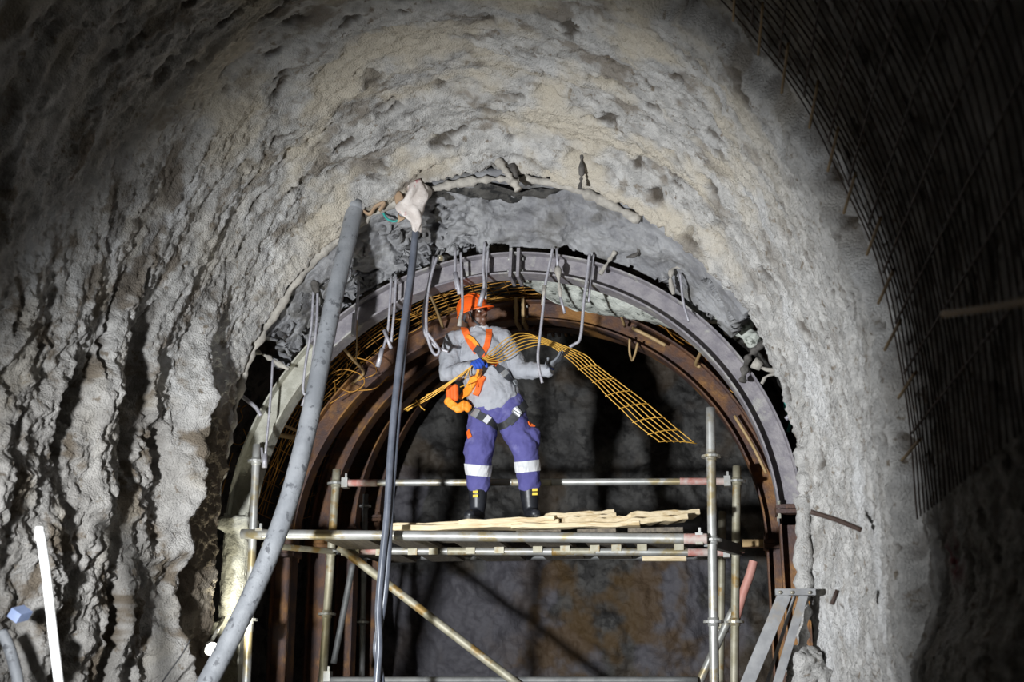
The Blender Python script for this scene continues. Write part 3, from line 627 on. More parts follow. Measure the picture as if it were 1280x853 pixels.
# ------------------------------------------------------------------ scaffold
sc = thing('scaffold', (-1.7, 10, 0), 'tube scaffold tower with stained posts and ledgers under the worker', 'scaffold')
YF, YBK, Y3 = 9.3, 10.2, 11.3


def post(px0, px1, Y, r, m, collars, ztop_px=None):
    a = at(px0[0], px0[1], Y); b = at(px1[0], px1[1], Y); d = (b - a) / (a[2] - b[2]); foot = a + d * (a[2] - .04)
    P = np.linspace(foot, a, 30); o = MB().tube(P, r, 14).build('post', m, sc)
    MB().box(foot - [0, 0, .02], (.08, 0, 0), (0, .08, 0), (0, 0, .012)).build('foot_plate', 'galvdark', o, smooth=False)
    for y in collars:
        c = a + d * (a[2] - at(px0[0], y, Y)[2]); mb = MB(); mb.tube([c - [0, 0, .008], c + [0, 0, .008]], r * 2.1, 16); mb.build('collar', 'galv', o, smooth=False)
        mb = MB(); mb.tube([c - [0, 0, .03], c + [0, 0, .03]], r * 1.18, 14); mb.build('collar_sleeve', m, o)
    return o


P1 = post((321, 556), (308, 853), YF, .031, 'galv', (577, 668, 775))
P2 = post((421, 587), (403, 853), YBK, .034, 'galvyellow', (605, 690, 768))
P3 = post((457, 618), (452, 853), Y3, .026, 'galvdark', (633, 778))
P4 = post((888, 510), (893, 853), YF, .034, 'galv', (571, 676, 778))
P5 = post((921, 583), (918, 853), YBK, .033, 'galvyellow', (602, 690, 778))
P6 = post((903, 640), (900, 853), Y3, .033, 'galvyellow', (690, 790))


def tubebar(name, a, b, r, m, lab=None):
    o = MB().tube(np.linspace(a, b, 20), r, 14).build(name, m, sc)
    if lab: o['label'] = lab
    return o


def cpl(p, d, m='galv', parent=sc):
    d = unit(d); s = unit(np.cross(d, (0, 1, 0))); y = np.cross(s, d)
    return MB().box(p, d * .026, s * .040, y * .040).box(p + s * .052 + d * .005, d * .008, s * .026, y * .014).build('coupler', m, parent, smooth=False)


lf = tubebar('ledger', at(302, 668, YF - .06), at(884, 674, YF - .06), .037, 'galv')
lb_ = tubebar('ledger', at(428, 689, YBK), at(912, 691, YBK), .030, 'galv')
rl = tubebar('guard_rail', at(428, 604, YBK), at(912, 602, YBK), .028, 'galv')
for (x0, x1, y, Y, r) in ((428, 472, 604, YBK, .0295), (850, 912, 602, YBK, .0295), (855, 884, 674, YF - .06, .0385), (860, 912, 691, YBK, .0315), (440, 475, 689, YBK, .0315)):
    tubebar('paint_band', at(x0, y, Y), at(x1, y, Y), r, 'redpaint', 'faded red paint on the tube end')
for (x0, x1, y, Y, r) in ((640, 690, 603.2, YBK, .029), (690, 745, 690, YBK, .031), (560, 590, 689.5, YBK, .031)):
    tubebar('paint_band', at(x0, y, Y), at(x1, y, Y), r, 'galvyellow', 'yellow stained stretch of tube')
tubebar('ledger', at(398, 851, YBK), at(872, 851, YBK), .028, 'galvdark')
tubebar('brace', at(424, 684, YBK - .06), at(650, 858, YBK - .06), .034, 'galvyellow')
tubebar('brace', at(917, 762, YBK + .06), at(870, 862, YBK + .06), .032, 'galv')
tubebar('brace', at(441, 705, Y3 - .1), at(417, 830, Y3 - .1), .028, 'galvdark')
tubebar('transom', at(330, 682, YF), at(418, 690, YBK), .024, 'galvyellow')
mb = MB(); mb.bar(at(884, 676, YF), at(923, 688, YBK), (0, 0, 1), .05, .085); mb.build('transom', 'galvdark', sc, smooth=False)
tubebar('transom', at(418, 690, YBK), at(456, 694, Y3), .024, 'galvdark'); tubebar('transom', at(918, 690, YBK), at(903, 694, Y3), .024, 'galvdark')
tubebar('ledger', at(452, 697, Y3), at(903, 697, Y3), .022, 'galvdark')
for p, dd in ((at(325, 668, YF - .05), (1, 0, 0)), (at(874, 674, YF - .05), (1, 0, 0)), (at(432, 604, YBK), (1, 0, 0)), (at(909, 602, YBK), (1, 0, 0)), (at(432, 689, YBK), (1, 0, 0)), (at(908, 691, YBK), (1, 0, 0)), (at(410, 846, YBK), (1, 0, 0))):
    cpl(p, dd)
mb = MB(); mb.bar(at(928, 680, 10.75), at(984, 680, 10.75), (0, 0, 1), .08, .06)
mb.build('timber_strut', 'straw', label='brown timber strut wedged between the right posts and the rusty rib', cat='timber', smooth=False)

# deck boards across the ledgers
zb = 2.700
DG = 'weathered deck boards across the scaffold'
for (p0, p1), lb in zip(((436, 486), (508, 552), (580, 634), (664, 716), (735, 780), (794, 858)), ('first from the left posts', 'second from the left posts', 'third from the left, below the worker', 'third from the right posts', 'second from the right posts', 'nearest the right posts')):
    x0, x1 = at(p0, 690, YBK)[0], at(p1, 690, YBK)[0]; y1 = 11.2 + random.uniform(-.06, .06); cx_ = (x0 + x1) / 2
    t = thing('deck_board', (cx_, 10.2, zb), 'weathered deck board under the loose planks, ' + lb, 'board', DG)
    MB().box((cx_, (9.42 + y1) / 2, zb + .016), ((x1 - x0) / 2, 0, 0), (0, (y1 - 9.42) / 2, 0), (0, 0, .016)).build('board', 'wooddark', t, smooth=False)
    for q in (p0 + 9, p1 - 9):
        MB().box((at(q, 690, YBK)[0], YBK - .030, zb - .010), (.038, 0, 0), (0, .014, 0), (0, 0, .040)).build('hook', 'galvyellow', t, smooth=False)
mb = MB(); mb.bar(at(803, 699, 10.12), at(858, 699, 10.12), (0, 0, 1), .05, .035); mb.build('cleat', 'wood', label='short pale cleat under the deck near the right posts', cat='timber', smooth=False)

# loose planks on the deck
zt = zb + .036
PG = 'loose pale planks on the deck'


def plank(label, a, b, wid, th, twist=0.0, m='wood'):
    """a, b: (px, Y, z of the underside) at the two ends; a chamfered board"""
    A = at(a[0], 660, a[1]); Bp = at(b[0], 660, b[1]); A[2] = a[2]; Bp[2] = b[2]
    d = unit(Bp - A); sd = unit(np.cross((0, math.sin(twist), math.cos(twist)), d)); up = np.cross(d, sd); L = np.linalg.norm(Bp - A); nn = 12; V = []
    for i in range(nn):
        p = A + d * L * i / (nn - 1) + up * (.004 * math.sin(i * 1.3)); e = .004
        for s, u_ in ((-1, e), (-1, th - e), (-1 + e * 2 / wid, th), (1 - e * 2 / wid, th), (1, th - e), (1, e), (1 - e * 2 / wid, 0), (-1 + e * 2 / wid, 0)):
            V.append(p + sd * s * wid / 2 + up * (u_ + .003 * math.sin(i * 2.1 + s)))
    F = [(i * 8 + k, (i + 1) * 8 + k, (i + 1) * 8 + (k + 1) % 8, i * 8 + (k + 1) % 8) for i in range(nn - 1) for k in range(8)] + [tuple(range(8)), tuple((nn - 1) * 8 + k for k in range(8))[::-1]]
    return MB().add(V, F).build('plank', m, label=label, cat='plank', group=PG, smooth=False)


plank('long pale plank under the worker\'s boots, uppermost', (482, 9.58, zt + .040), (668, 9.74, zt + .082), .22, .034)
plank('long pale plank along the front of the deck, below the boots', (486, 9.46, zt), (700, 9.50, zt + .03), .20, .040)
plank('second layer plank along the front, ending left of the raised board', (575, 9.42, zt + .040), (694, 9.43, zt + .056), .10, .038)
plank('raised slanting board just right of the worker', (680, 9.50, zt + .072), (765, 9.66, zt + .112), .20, .036, .10)
plank('short thick block of plank under the raised slanting board', (704, 9.43, zt + .030), (768, 9.55, zt + .070), .16, .048)
plank('short plank end in the middle of the deck, right of the raised board', (742, 9.42, zt + .016), (790, 9.50, zt + .054), .14, .045)
plank('plank with a thick sawn end, topmost near the right posts', (786, 9.48, zt + .064), (871, 9.64, zt + .096), .20, .042, .06)
plank('plank below the topmost one near the right posts', (782, 9.41, zt + .010), (858, 9.50, zt + .050), .18, .042)
plank('low flat plank filling the front between the two raised ends', (640, 9.37, zt), (800, 9.38, zt), .10, .034)
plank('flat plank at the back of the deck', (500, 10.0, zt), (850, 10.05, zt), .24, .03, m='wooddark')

# ------------------------------------------------------------------ step ladder at the right
ld = thing('step_ladder', at(960, 853, 8.62), 'dull aluminium step ladder leaning at the right edge of the opening', 'ladder')
YL = 8.60
def flat(a, b, w, th, name, m='alu'):
    mb = MB(); a, b = np.asarray(a), np.asarray(b); d = unit(b - a); yv = np.array([0, 1., 0]); s = unit(np.cross(d, yv)); mb.box((a + b) / 2, (b - a) / 2, s * w / 2, yv * th / 2)
    return mb.build(name, m, ld, smooth=False)
flat(at(981, 743, YL), at(913, 905, YL), .085, .05, 'stile'); flat(at(1005, 743, YL + .03), at(958, 900, YL + .03), .055, .05, 'stile'); flat(at(994, 743, YL + .25), at(946, 895, YL + .25), .022, .04, 'rear_leg')
cp = flat(at(969, 741, YL), at(1019, 741, YL), .04, .10, 'top_cap')
for x in (975, 990, 1012): MB().tube([at(x, 741, YL - .05), at(x, 741, YL - .062)], .012, 10).build('rivet', 'galv', cp)
for y in (882,):
    k = (y - 743) / 162.; flat(at(981 - 68 * k, y, YL + .02), at(1005 - 47 * k, y, YL + .04), .03, .06, 'rung')
lump('shotcrete_lump', 'shot', [(at(1004, 828, 8.75), (.14, .12, .10)), (at(1012, 850, 8.75), (.15, .12, .1))], .016, .03, 11, 'shotcrete lump at the foot of the right wall, beside the ladder', 'lump', 9)

# ------------------------------------------------------------------ bare mesh on the near right wall
def wallp(ang, Y, inset):
    i = int(np.clip(np.searchsorted(ANG, ang), 0, NS - 1)); j = int(np.argmin(np.abs(YS - Y))); o = g0[i, j] + .10 - inset
    return np.array([PR[i, 0] + ON[i, 0] * o, Y, PR[i, 1] + ON[i, 1] * o])


g0 = wc_ * (.34 * (1 - np.exp(-D / .42)) + .03 * D) + wr_ * (.21 * (1 - np.exp(-D / .55)) + .02 * D)
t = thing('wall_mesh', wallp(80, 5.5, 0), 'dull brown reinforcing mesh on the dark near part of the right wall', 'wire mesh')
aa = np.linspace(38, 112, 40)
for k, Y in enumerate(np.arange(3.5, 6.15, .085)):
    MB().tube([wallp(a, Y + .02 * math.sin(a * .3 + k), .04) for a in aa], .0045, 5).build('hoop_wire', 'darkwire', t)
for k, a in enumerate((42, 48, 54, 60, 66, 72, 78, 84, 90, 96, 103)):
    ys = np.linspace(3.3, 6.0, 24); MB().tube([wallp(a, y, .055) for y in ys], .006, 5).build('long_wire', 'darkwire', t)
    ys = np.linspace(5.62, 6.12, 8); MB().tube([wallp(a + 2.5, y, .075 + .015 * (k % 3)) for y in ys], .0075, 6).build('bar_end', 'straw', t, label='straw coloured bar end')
P = ipath([(1180, 393, 4.0), (1230, 386, 3.6), (1300, 374, 3.2)], 4, 6); MB().tube(P, .012, 8).build('rebar_rod', 'straw', label='out of focus tan rod crossing the dark right wall', cat='rebar')
#PERSON
# ------------------------------------------------------------------ the worker
YP = 9.7
def J(px, py, dy=0.0): return at(px, py, YP + dy)


ZP = at(600, 653, YP)[2]                                  # top of the planks under the boots
person = thing('person', (J(630, 600)[0], YP, ZP), 'worker in orange helmet, grey shirt, blue trousers and orange harness bending wire mesh', 'person')
hc = J(593, 394, -.03); hf = unit((.84, -.50, .16)); hs = unit(np.cross(hf, (.0, -.24, 1))); hu = np.cross(hs, hf)      # hs points to the worker's right
neck = J(600, 417, 0)
shL, elL, wrL = J(568, 427, 0), J(561, 468, -.10), J(590, 461, -.27)         # image-left arm (the worker's right)
shR, elR, wrR = J(629, 425, .02), J(650, 463, -.02), J(684, 464, -.10)
hipL, knL, anL = J(604, 512, 0), J(599, 562, -.06), J(597, 634, .03)
hipR, knR, anR = J(637, 510, .02), J(655, 560, -.05), J(663, 632, .05)
for a in (anL, anR): a[2] = ZP + .085
toeL = anL + np.array([-.03, -.17, -.045]); toeR = anR + np.array([.06, -.16, -.045])
pel = J(618, 503, .02)


def frame(x, z): x = unit(x); y = unit(np.cross(z, x)); return x, y, np.cross(x, y)


def hand(mb, wrist, X, Y, Z, curl, thumb, k=1.0, g=1.0, spread=.06):
    """palm and five fingers; X towards the fingers, Y towards the thumb, Z out of the back of the hand"""
    def L(x, y, z): return wrist + X * x * g + Y * y * g + Z * z * g
    mb.limb([L(-.03, 0, 0), L(.02, 0, 0)], .027 * k, .024 * k, Y)
    mb.limb([L(.02, 0, 0), L(.055, 0, 0), L(.085, 0, -.004)], [.036 * k, .044 * k, .042 * k], [.019 * k, .018 * k, .015 * k], Y)
    for i, (y, l) in enumerate(((.031, .088), (.0105, .098), (-.0105, .092), (-.031, .074))):
        p = L(.088, y, 0); a = 0.0; d = X; pts = [p - X * .02]; sx = (1.5 - i) * spread
        pts.append(p)
        for seg, c in zip((.46, .30, .24), curl):
            a += math.radians(c); d = X * math.cos(a) - Z * math.sin(a) + Y * sx * max(0, math.cos(a)); p = p + unit(d) * l * seg * g; pts.append(p)
        mb.limb(spl(pts, 3), .0092 * k, n=8)
    p = L(.025, .038, -.006); pts = [L(.012, .02, -.004), p]
    for (dx, dy, dz, l) in thumb: p = p + unit(X * dx + Y * dy + Z * dz) * l * g; pts.append(p)
    mb.limb(spl(pts, 3), .0108 * k, n=8)


wd = unit(J(640, 432, -.1) - J(560, 480, -.25))
Xl = np.array([.45, -.75, .25]); Xl = unit(Xl - wd * np.dot(Xl, wd)); Yl = wd; Zl = unit(np.cross(Xl, Yl)); Zl = Zl if Zl[2] > 0 else -Zl
hlw = J(594, 457, -.27)
Xr = unit(np.array([.62, -.25, .62])); Zr = np.array([.75, -.1, -.65]); Zr = unit(Zr - Xr * np.dot(Xr, Zr)); Yr = np.cross(Zr, Xr)
fist = (62, 78, 60); open_ = (-8, 14, 10)
thL = ((.55, .55, -.5, .032), (.45, .1, -.9, .03), (.2, -.4, -.8, .02)); thR = ((.55, .8, -.25, .034), (.8, .5, -.25, .030), (.9, .25, -.2, .02))

# body: one continuous surface
b = MB()
b.ell(hc + hu * .030 - hf * .012, hf * .098, hs * .076, hu * .092); b.ell(hc - hu * .040 + hf * .022, hf * .072, hs * .060, hu * .075)
b.ell(hc - hu * .102 + hf * .060, hf * .026, hs * .028, hu * .022); b.ell(hc + hf * .088 + hu * .020, hf * .016, hs * .050, hu * .012)
b.limb([hc + hf * .086 + hu * .012, hc + hf * .106 - hu * .012, hc + hf * .114 - hu * .026], [.009, .011, .014]); b.ell(hc + hf * .100 - hu * .030, hf * .013, hs * .020, hu * .010)
b.ell(hc + hf * .090 - hu * .060, hf * .016, hs * .027, hu * .0085); b.ell(hc + hf * .087 - hu * .075, hf * .016, hs * .024, hu * .009)
for s in (-1, 1):
    b.ell(hc + hf * .066 - hu * .022 + hs * s * .042, hf * .026, hs * .022, hu * .022)
    b.ell(hc - hf * .008 - hu * .012 + hs * s * .080, hf * .019 + hs * s * .006, hs * .009, hu * .032)
b.limb([hc - hu * .05 - hf * .015, (hc + neck) / 2 - [0, 0, .03], neck - [0, 0, .05]], [.056, .055, .062], n=18)
b.limb([neck - [0, 0, .04], J(604, 440), J(612, 475), pel], [.11, .16, .14, .15], [.075, .105, .10, .10], (1, 0, 0), 20)
for sh, el, wr in ((shL, elL, wrL), (shR, elR, wrR)): b.limb([neck * .45 + sh * .55 - [0, 0, .02], sh, (sh + el) / 2, el, (el * .6 + wr * .4), wr], [.055, .058, .048, .040, .038, .027])
hand(b, hlw, Xl, Yl, Zl, fist, thL, .8); hand(b, wrR, Xr, Yr, Zr, open_, thR, .8)
for hp_, kn, an, toe, sk, tpp in ((hipL, knL, anL, toeL, J(598, 590, 0), J(597.5, 606, .02)), (hipR, knR, anR, toeR, J(660, 590, .01), J(661, 605, .03))):
    b.limb([pel * .5 + hp_ * .5, hp_, (hp_ + kn) / 2, kn, sk, tpp, an], [.09, .088, .075, .056, .05, .046, .038]); b.limb([an - [0, 0, .03], (an + toe) / 2 - [0, 0, .02], toe], [.038, .035, .028])
remesh(b, .0062, 3).build('body', 'skin', person)
for s in (-1, 1):
    e = hc + hf * .081 + hu * .003 + hs * s * .031; MB().ell(e, hf * .010, hs * .013, hu * .0085).build('eye', 'eyewhite', person)
    MB().ell(e + hf * .0065 + hu * .001, hf * .005, hs * .0062, hu * .0062).build('iris', 'black', person)

# shirt
s_ = MB()
s_.limb([neck - [0, 0, .005], J(601, 428), J(603, 445), J(607, 466), J(612, 484), J(617, 497)], [.085, .165, .190, .186, .186, .200], [.075, .105, .130, .134, .138, .150], (1, 0, 0), 28)
s_.ell(neck - [0, 0, .01], (.075, 0, 0), (0, .07, 0), (0, 0, .035))
s_.limb([neck * .4 + shL * .6, shL, shL * .5 + elL * .5 - [.01, 0, 0], elL, elL * .55 + wrL * .45, wrL], [.075, .082, .074, .068, .058, .045])
s_.limb([neck * .4 + shR * .6, shR, shR * .5 + elR * .5, elR, elR * .55 + wrR * .45, wrR * .97 + elR * .03], [.075, .080, .070, .064, .056, .046])
def folds(a, f, sd): return lambda V: a * fbm(V[:, 0] * f + sd, V[:, 1] * f, V[:, 2] * f * .7, 3, ridged=True) + a * .5 * perlin(V[:, 0] * f * .4, V[:, 1] * f * .4 + sd, V[:, 2] * f * .4)
shirt = remesh(s_, .009, 3, folds(.012, 8, 3)); shirt.build('shirt', 'shirt', person)
# trousers
t_ = MB()
t_.limb([J(616, 494, .02), J(618, 503, .02), J(619, 514, .02)], [.150, .175, .182], [.100, .118, .122], (1, 0, 0), 24)
t_.limb([hipL + [0, 0, .02], J(603, 530, -.01), J(601, 548, -.03), knL, J(598, 578, -.03), J(598, 592, 0), J(597.5, 606, .02)], [.112, .110, .107, .102, .092, .084, .082], n=20)
t_.limb([hipR + [0, 0, .02], J(641, 528, 0), J(648, 545, -.02), knR, J(658, 577, -.02), J(660, 590, .01), J(661, 605, .03)], [.112, .108, .103, .098, .088, .082, .080], n=20)
t_.ell(J(592, 563, -.02), (.065, 0, 0), (0, .075, 0), (.0, 0, .10)); t_.ell(J(663, 554, -.01), (.07, 0, 0), (0, .08, 0), (.02, 0, .12))
trous = remesh(t_, .009, 3, folds(.011, 8, 8)); trous.build('trousers', 'trouser', person)
# boots
for nm, kn, an, toe, tp in (('boot', knL, anL, toeL, J(597.5, 604, .02)), ('boot', knR, anR, toeR, J(661, 604, .03))):
    q = MB(); q.limb([tp, tp * .5 + an * .5, an + [0, 0, .02]], [.076, .072, .062], n=18); q.limb([an + [0, .02, -.03], (an + toe) / 2 + [0, 0, -.012], toe], [.056, .052, .044], [.052, .044, .036], (1, 0, 0), 16)
    bt = remesh(q, .008, 3); V = np.array(bt.v); V[:, 2] = np.maximum(V[:, 2], ZP + .012); bt.v = [tuple(v) for v in V]
    bo = bt.build('boot', 'boot', person)
    dd = unit((toe - an) * [1, 1, 0]); sd = np.array([-dd[1], dd[0], 0]); c0 = an + dd * .075; c0[2] = ZP + .011
    sole = MB(); n_ = 26; V = [c0 + dd * .155 * math.cos(a) + sd * .056 * math.copysign(abs(math.sin(a)) ** .7, math.sin(a)) + np.array([0, 0, z]) for z in (-.011, .014) for a in np.linspace(0, 2 * math.pi, n_, endpoint=False)]
    sole.add(V, [tuple(range(n_))[::-1], tuple(range(n_, 2 * n_))] + [(i, (i + 1) % n_, n_ + (i + 1) % n_, n_ + i) for i in range(n_)]).build('sole', 'black', bo, smooth=False)
# gloves
q = MB(); hand(q, hlw, Xl, Yl, Zl, fist, thL, 1.16, 1.06); q.limb([hlw - (hlw - wrL) * 1.2, hlw + Xl * .02], [.043, .036], n=14); remesh(q, .0048, 2).build('glove', 'glove', person, label='blue glove gripping the mesh wires')
q = MB(); hand(q, wrR, Xr, Yr, Zr, open_, thR, 1.15, 1.06); remesh(q, .0048, 2).build('glove', 'gloveg', person, label='grey glove with open palm')
q = MB(); q.tube([wrR + Xr * .012, wrR + Xr * .045], [.037, .044], 16, True, [.032, .033], Yr); remesh(q, .006, 2).build('glove_cuff', 'glove', person, label='blue cuff of the grey glove')

# helmet
h0 = hc + hu * .026 - hf * .008; nn = 36; V = []
for j in range(11):
    p = j / 10 * math.pi / 2
    for i in range(nn):
        a = 2 * math.pi * i / nn; fr = max(0, math.cos(a)); V.append(h0 + hf * .138 * math.cos(p) * math.cos(a) + hs * .112 * math.cos(p) * math.sin(a) + hu * (.150 * math.sin(p) ** .92 + .0 * fr))
F = [(j * nn + i, j * nn + (i + 1) % nn, (j + 1) * nn + (i + 1) % nn, (j + 1) * nn + i) for j in range(10) for i in range(nn)]
hm = MB().add(V, F)
V = []
for lay, (k, dz) in enumerate(((.93, .012), (1.0, .006), (1.07, -.004), (1.07, -.010), (.95, -.004))):
    for i in range(nn):
        a = 2 * math.pi * i / nn; fr = max(0, math.cos(a)) ** 2.2; ex = .062 * fr * max(0, (k - .93) / .14)
        V.append(h0 + hf * (.138 * k * math.cos(a) + ex) + hs * .112 * k * math.sin(a) + hu * (dz - .016 * fr * (k > 1)))
F = [(j * nn + i, j * nn + (i + 1) % nn, (j + 1) * nn + (i + 1) % nn, (j + 1) * nn + i) for j in range(4) for i in range(nn)]
hm.add(V, F)
hel = hm.build('helmet', 'helmet', person)
for s, w_ in ((0, .010), (-.045, .007), (.045, .007)):
    P = [h0 + hf * .140 * math.cos(p) * math.sqrt(max(0, 1 - (s / .112) ** 2)) + hs * s + hu * .152 * math.sin(p) * math.sqrt(1 - (s / .112) ** 2) for p in np.linspace(.35, 2.7, 22)]
    MB().tube(P, w_, 6, ry=w_ * .8).build('ridge', 'helmet', hel)
P = [hc - hf * .10 * math.cos(a) + hs * .082 * math.sin(a) + hu * (.01 - .03 * math.cos(a)) for a in np.linspace(-1.4, 1.4, 16)]
MB().tube(P, .016, 8, ry=.006).build('nape_band', 'strap', hel)
for s in (-1, 1):
    P = spl([hc + hs * s * .086 + hu * .03 + hf * .02, hc + hs * s * .075 - hu * .05 + hf * .035, hc + hs * s * .035 - hu * .105 + hf * .05, hc - hu * .128 + hf * .062], 5); MB().tube(P, .008, 6, ry=.003).build('chin_strap', 'strap', hel)
P = [neck + [.068 * math.cos(a) - .005, .062 * math.sin(a), .03 + .012 * math.cos(a)] for a in np.linspace(-2.9, .4, 20)]
MB().tube(P, .022, 8, ry=.016).build('collar', 'reflect', person, label='pale collar at the neck')


# harness: webbing laid on the cloth
def tree(*mbs):
    V, Fs = [], []
    for m_ in mbs:
        o = len(V); V += [Vector(v) for v in m_.v]; Fs += [tuple(o + i for i in f) for f in m_.f]
    return BVHTree.FromPolygons(V, Fs)


BT = tree(shirt, trous)


def strap(pts, wpx, name, m, parent, th=.006, lift=.004, lab=None):
    P2 = resample(spl(np.asarray(pts, float), 8), max(6, int(len(pts) * 6)))[0]; C, Nn = [], []; last = None
    for x, y in P2:
        d = unit(at(x, y, 9.7) - CAM); hit = BT.ray_cast(Vector(CAM), Vector(d))
        if hit[0] is None:
            if last is None: continue
            p = CAM + d * last[0]; n = last[1]
        else:
            p = np.array(hit[0]); n = np.array(hit[1]); n = n if np.dot(n, d) < 0 else -n; last = (np.linalg.norm(p - CAM), n)
        C.append(p); Nn.append(n)
    C = np.array(C); Nn = np.array(Nn)
    for _ in range(3): C[1:-1] = .25 * C[:-2] + .5 * C[1:-1] + .25 * C[2:]; Nn[1:-1] = .25 * Nn[:-2] + .5 * Nn[1:-1] + .25 * Nn[2:]
    Nn /= np.linalg.norm(Nn, axis=1)[:, None]; T = np.gradient(C, axis=0); S = np.cross(T, Nn); S /= np.linalg.norm(S, axis=1)[:, None]; w_ = wpx / 165. / 2; V = []
    for p, n, s in zip(C, Nn, S): V += [p + n * lift - s * w_, p + n * (lift + th) - s * w_, p + n * (lift + th) + s * w_, p + n * lift + s * w_]
    k = len(C); F = [(i * 4 + a, i * 4 + (a + 1) % 4, (i + 1) * 4 + (a + 1) % 4, (i + 1) * 4 + a) for i in range(k - 1) for a in range(4)] + [(3, 2, 1, 0), ((k - 1) * 4, (k - 1) * 4 + 1, (k - 1) * 4 + 2, (k - 1) * 4 + 3)]
    return MB().add(V, F).build(name, m, parent, label=lab, smooth=False)


bpy.context.view_layer.update()
har = bpy.data.objects.new('harness', None); COL.objects.link(har); har.parent = person
strap([(580, 411), (584, 420), (590, 431), (597, 441)], 9, 'shoulder_strap', 'orange', har)
strap([(611, 412), (611, 421), (609, 432), (604, 442)], 8, 'shoulder_strap', 'orange', har)
strap([(585, 421), (592, 426), (597, 434)], 5, 'chest_patch', 'orange2', har, lift=.011)
strap([(594, 436), (601, 441), (605, 448)], 10, 'chest_pad', 'strap', har, lift=.010)
strap([(604, 446), (612, 451), (621, 457)], 8, 'waist_strap', 'orange', har, lift=.011)
strap([(618, 456), (627, 465), (636, 474), (645, 482)], 9, 'waist_strap', 'strap', har)
strap([(628, 465), (632, 470)], 11, 'buckle', 'buckle', har, .012)
strap([(641, 477), (645, 481)], 10, 'buckle', 'buckle', har, .012)
strap([(598, 462), (593, 476), (586, 489), (577, 498)], 11, 'lanyard_cover', 'orange2', har, .02)
strap([(605, 470), (601, 482), (595, 495)], 8, 'lanyard_cover', 'orange', har, .02)
strap([(586, 512), (594, 517), (603, 522), (612, 528)], 11, 'leg_strap', 'strap', har)
strap([(592, 516), (598, 519)], 12, 'buckle', 'buckle', har, .012)
strap([(606, 523), (611, 527)], 11, 'buckle', 'reflect', har, .010)
strap([(657, 505), (650, 513), (642, 523), (636, 530)], 11, 'leg_strap', 'strap', har)
strap([(648, 513), (643, 519)], 12, 'buckle', 'buckle', har, .012)
strap([(612, 527), (620, 534), (630, 532), (637, 527)], 9, 'crotch_strap', 'black', har)
# shock pack pouches at the hip
po = MB()
for k, x in enumerate((561, 569)): po.limb([J(x, 484, -.16), J(x + .5, 498, -.16)], .026, .03, (1, 0, 0), 10)
remesh(po, .007, 2).build('pouch', 'orange', har, label='red orange pouch at the hip')
po = MB(); po.limb(spl([J(559, 501, -.17), J(567, 508, -.18), J(574, 511, -.18), J(580, 506, -.17), J(586, 511, -.15)], 4), .030, .016, (0, 0, 1), 10)
remesh(po, .007, 2, folds(.006, 30, 1)).build('lanyard_fold', 'orange2', har, label='bright orange folded lanyard')
# reflective bands, tags
def band(c, ax, r0, wdt, name, m, lift=.004, a0=0, a1=2 * math.pi, n=40):
    ax = unit(ax); u = unit(np.cross(ax, (0, 1, 0))); v = np.cross(ax, u); V = []; full = a1 - a0 > 6.2
    T3 = tree(trous); aa_ = np.linspace(a0, a1, n, endpoint=not full)
    for z in (-wdt / 2, 0, wdt / 2):
        for a in aa_:
            d = u * math.cos(a) + v * math.sin(a); o = c + ax * z + d * r0; h = T3.ray_cast(Vector(o), Vector(-d)); p = np.array(h[0]) if h[0] is not None else c + ax * z + d * .08
            V.append(p + d * lift)
    F = [(j * n + i, j * n + (i + 1) % n, (j + 1) * n + (i + 1) % n, (j + 1) * n + i) for j in range(2) for i in range(n if full else n - 1)]
    o = MB().add(V, F).build(name, m, person, smooth=False); md = o.modifiers.new('s', 'SOLIDIFY'); md.thickness = .003; md.offset = 1
    return o
band(J(598.5, 588, -.02), (knL - anL) * [1, 1, 1] + [.03, 0, 0], .2, .085, 'reflective_band', 'reflect')
band(J(659.5, 583, -.01), knR - anR, .2, .085, 'reflective_band', 'reflect')
strap([(586, 539), (588, 548)], 6, 'tag', 'orange', person, .008); strap([(660, 530), (666, 534)], 6, 'tag', 'orange', person, .008)
# yellow patches on the boots
for c in ((594, 615), (594, 620), (668, 612), (668, 617)):
    p = at(c[0], c[1], 9.62); T3 = None
    MB().box(p + [0, .017 if c[0] < 600 else .025, 0], (.020, 0, 0), (0, .006, 0), (0, 0, .010)).build('yellow_patch', 'yellow', person, smooth=False)

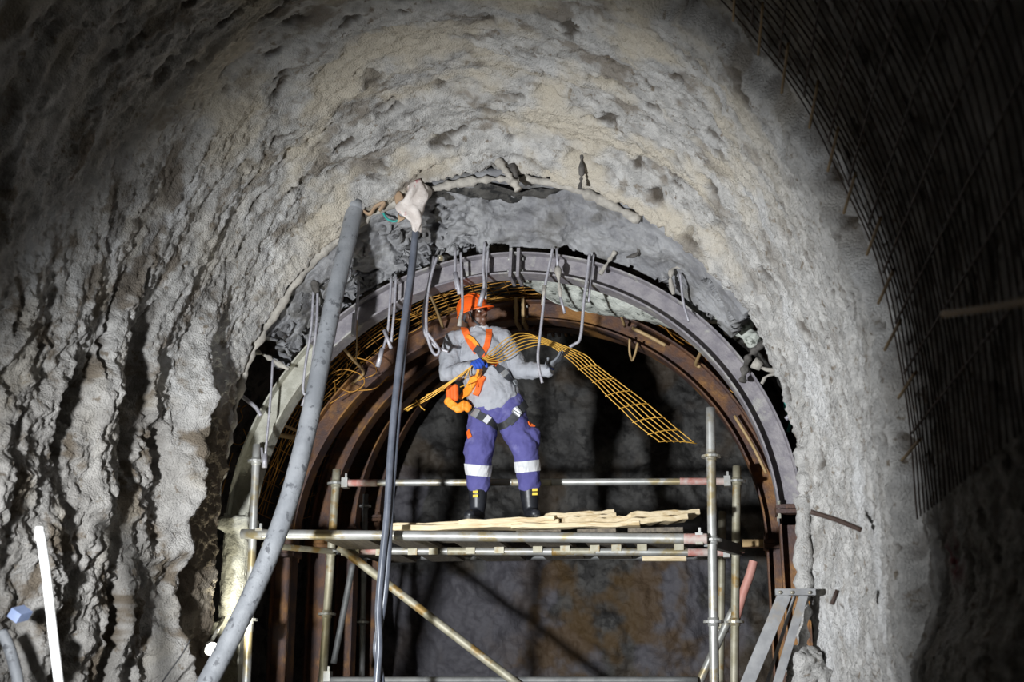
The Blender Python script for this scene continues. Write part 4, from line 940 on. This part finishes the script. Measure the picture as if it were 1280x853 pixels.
# ------------------------------------------------------------------ the mesh strip the worker bends
A_ = [(606, 462, 9.40), (625, 453, 9.43), (648, 439, 9.48), (682, 431, 9.56), (708, 447, 9.62), (726, 463, 9.66), (744, 479, 9.70), (760, 496, 9.73), (777, 512, 9.76), (794, 529, 9.79), (813, 544, 9.82), (826, 553, 9.84)]
B_ = [(604, 449, 9.38), (618, 436, 9.40), (638, 421, 9.46), (662, 418, 9.56), (726, 441, 9.72), (746, 457, 9.77), (767, 473, 9.81), (787, 488, 9.84), (808, 504, 9.87), (828, 521, 9.90), (847, 537, 9.93), (868, 554, 9.96)]
msh = thing('mesh_strip', at(735, 470, 9.9), 'bright golden strip of wire mesh arching from the worker\'s hands to the lower right', 'wire mesh')
g = np.array([hlw + Xl * .075 - Zl * .012] * 2)
for i in range(6):
    t = i / 5; mid = [at(a[0] * (1 - t) + b_[0] * t, a[1] * (1 - t) + b_[1] * t, a[2] * (1 - t) + b_[2] * t) for a, b_ in zip(A_, B_)]
    gp = g[0] + wd * .0 + Xl * (.006 * (i - 3)) * .6; tail = [J(560, 479 + (i % 3) * 1.5, -.33), J(532 + (i % 3), 496 + (i % 3) * 2.0, -.30), J(505 + (i * 5) % 8, 512 + (i * 3) % 5, -.28)] if i % 2 == 0 else [J(572 + 3 * i, 471 + i, -.33)]
    pts = tail[::-1] + [gp - wd * .05, gp + wd * .03] + mid[1:]
    MB().tube(spl(pts, 5), .0042, 6).build('wire', 'goldwire', msh)
for k in range(3, 12):
    a, b_ = A_[k], B_[k]
    pa = at(a[0] - 3.5, a[1] - .6, a[2]); pb = at(b_[0] + 3, b_[1] + .8, b_[2]); P = np.array([pa * (1 - q) + pb * q + np.array([0, 0, .012 * math.sin(math.pi * q)]) for q in np.linspace(0, 1, 7)])
    MB().tube(P, .0042, 6).build('cross_wire', 'goldwire', msh)
for pts in ([(520, 500), (526, 509), (531, 513)], [(533, 494), (546, 489), (555, 488)], [(575, 484), (588, 479), (590, 486)]):
    MB().tube(np.array([J(x, y, -.30) for x, y in pts]), .0045, 6).build('cross_wire', 'goldwire', msh)
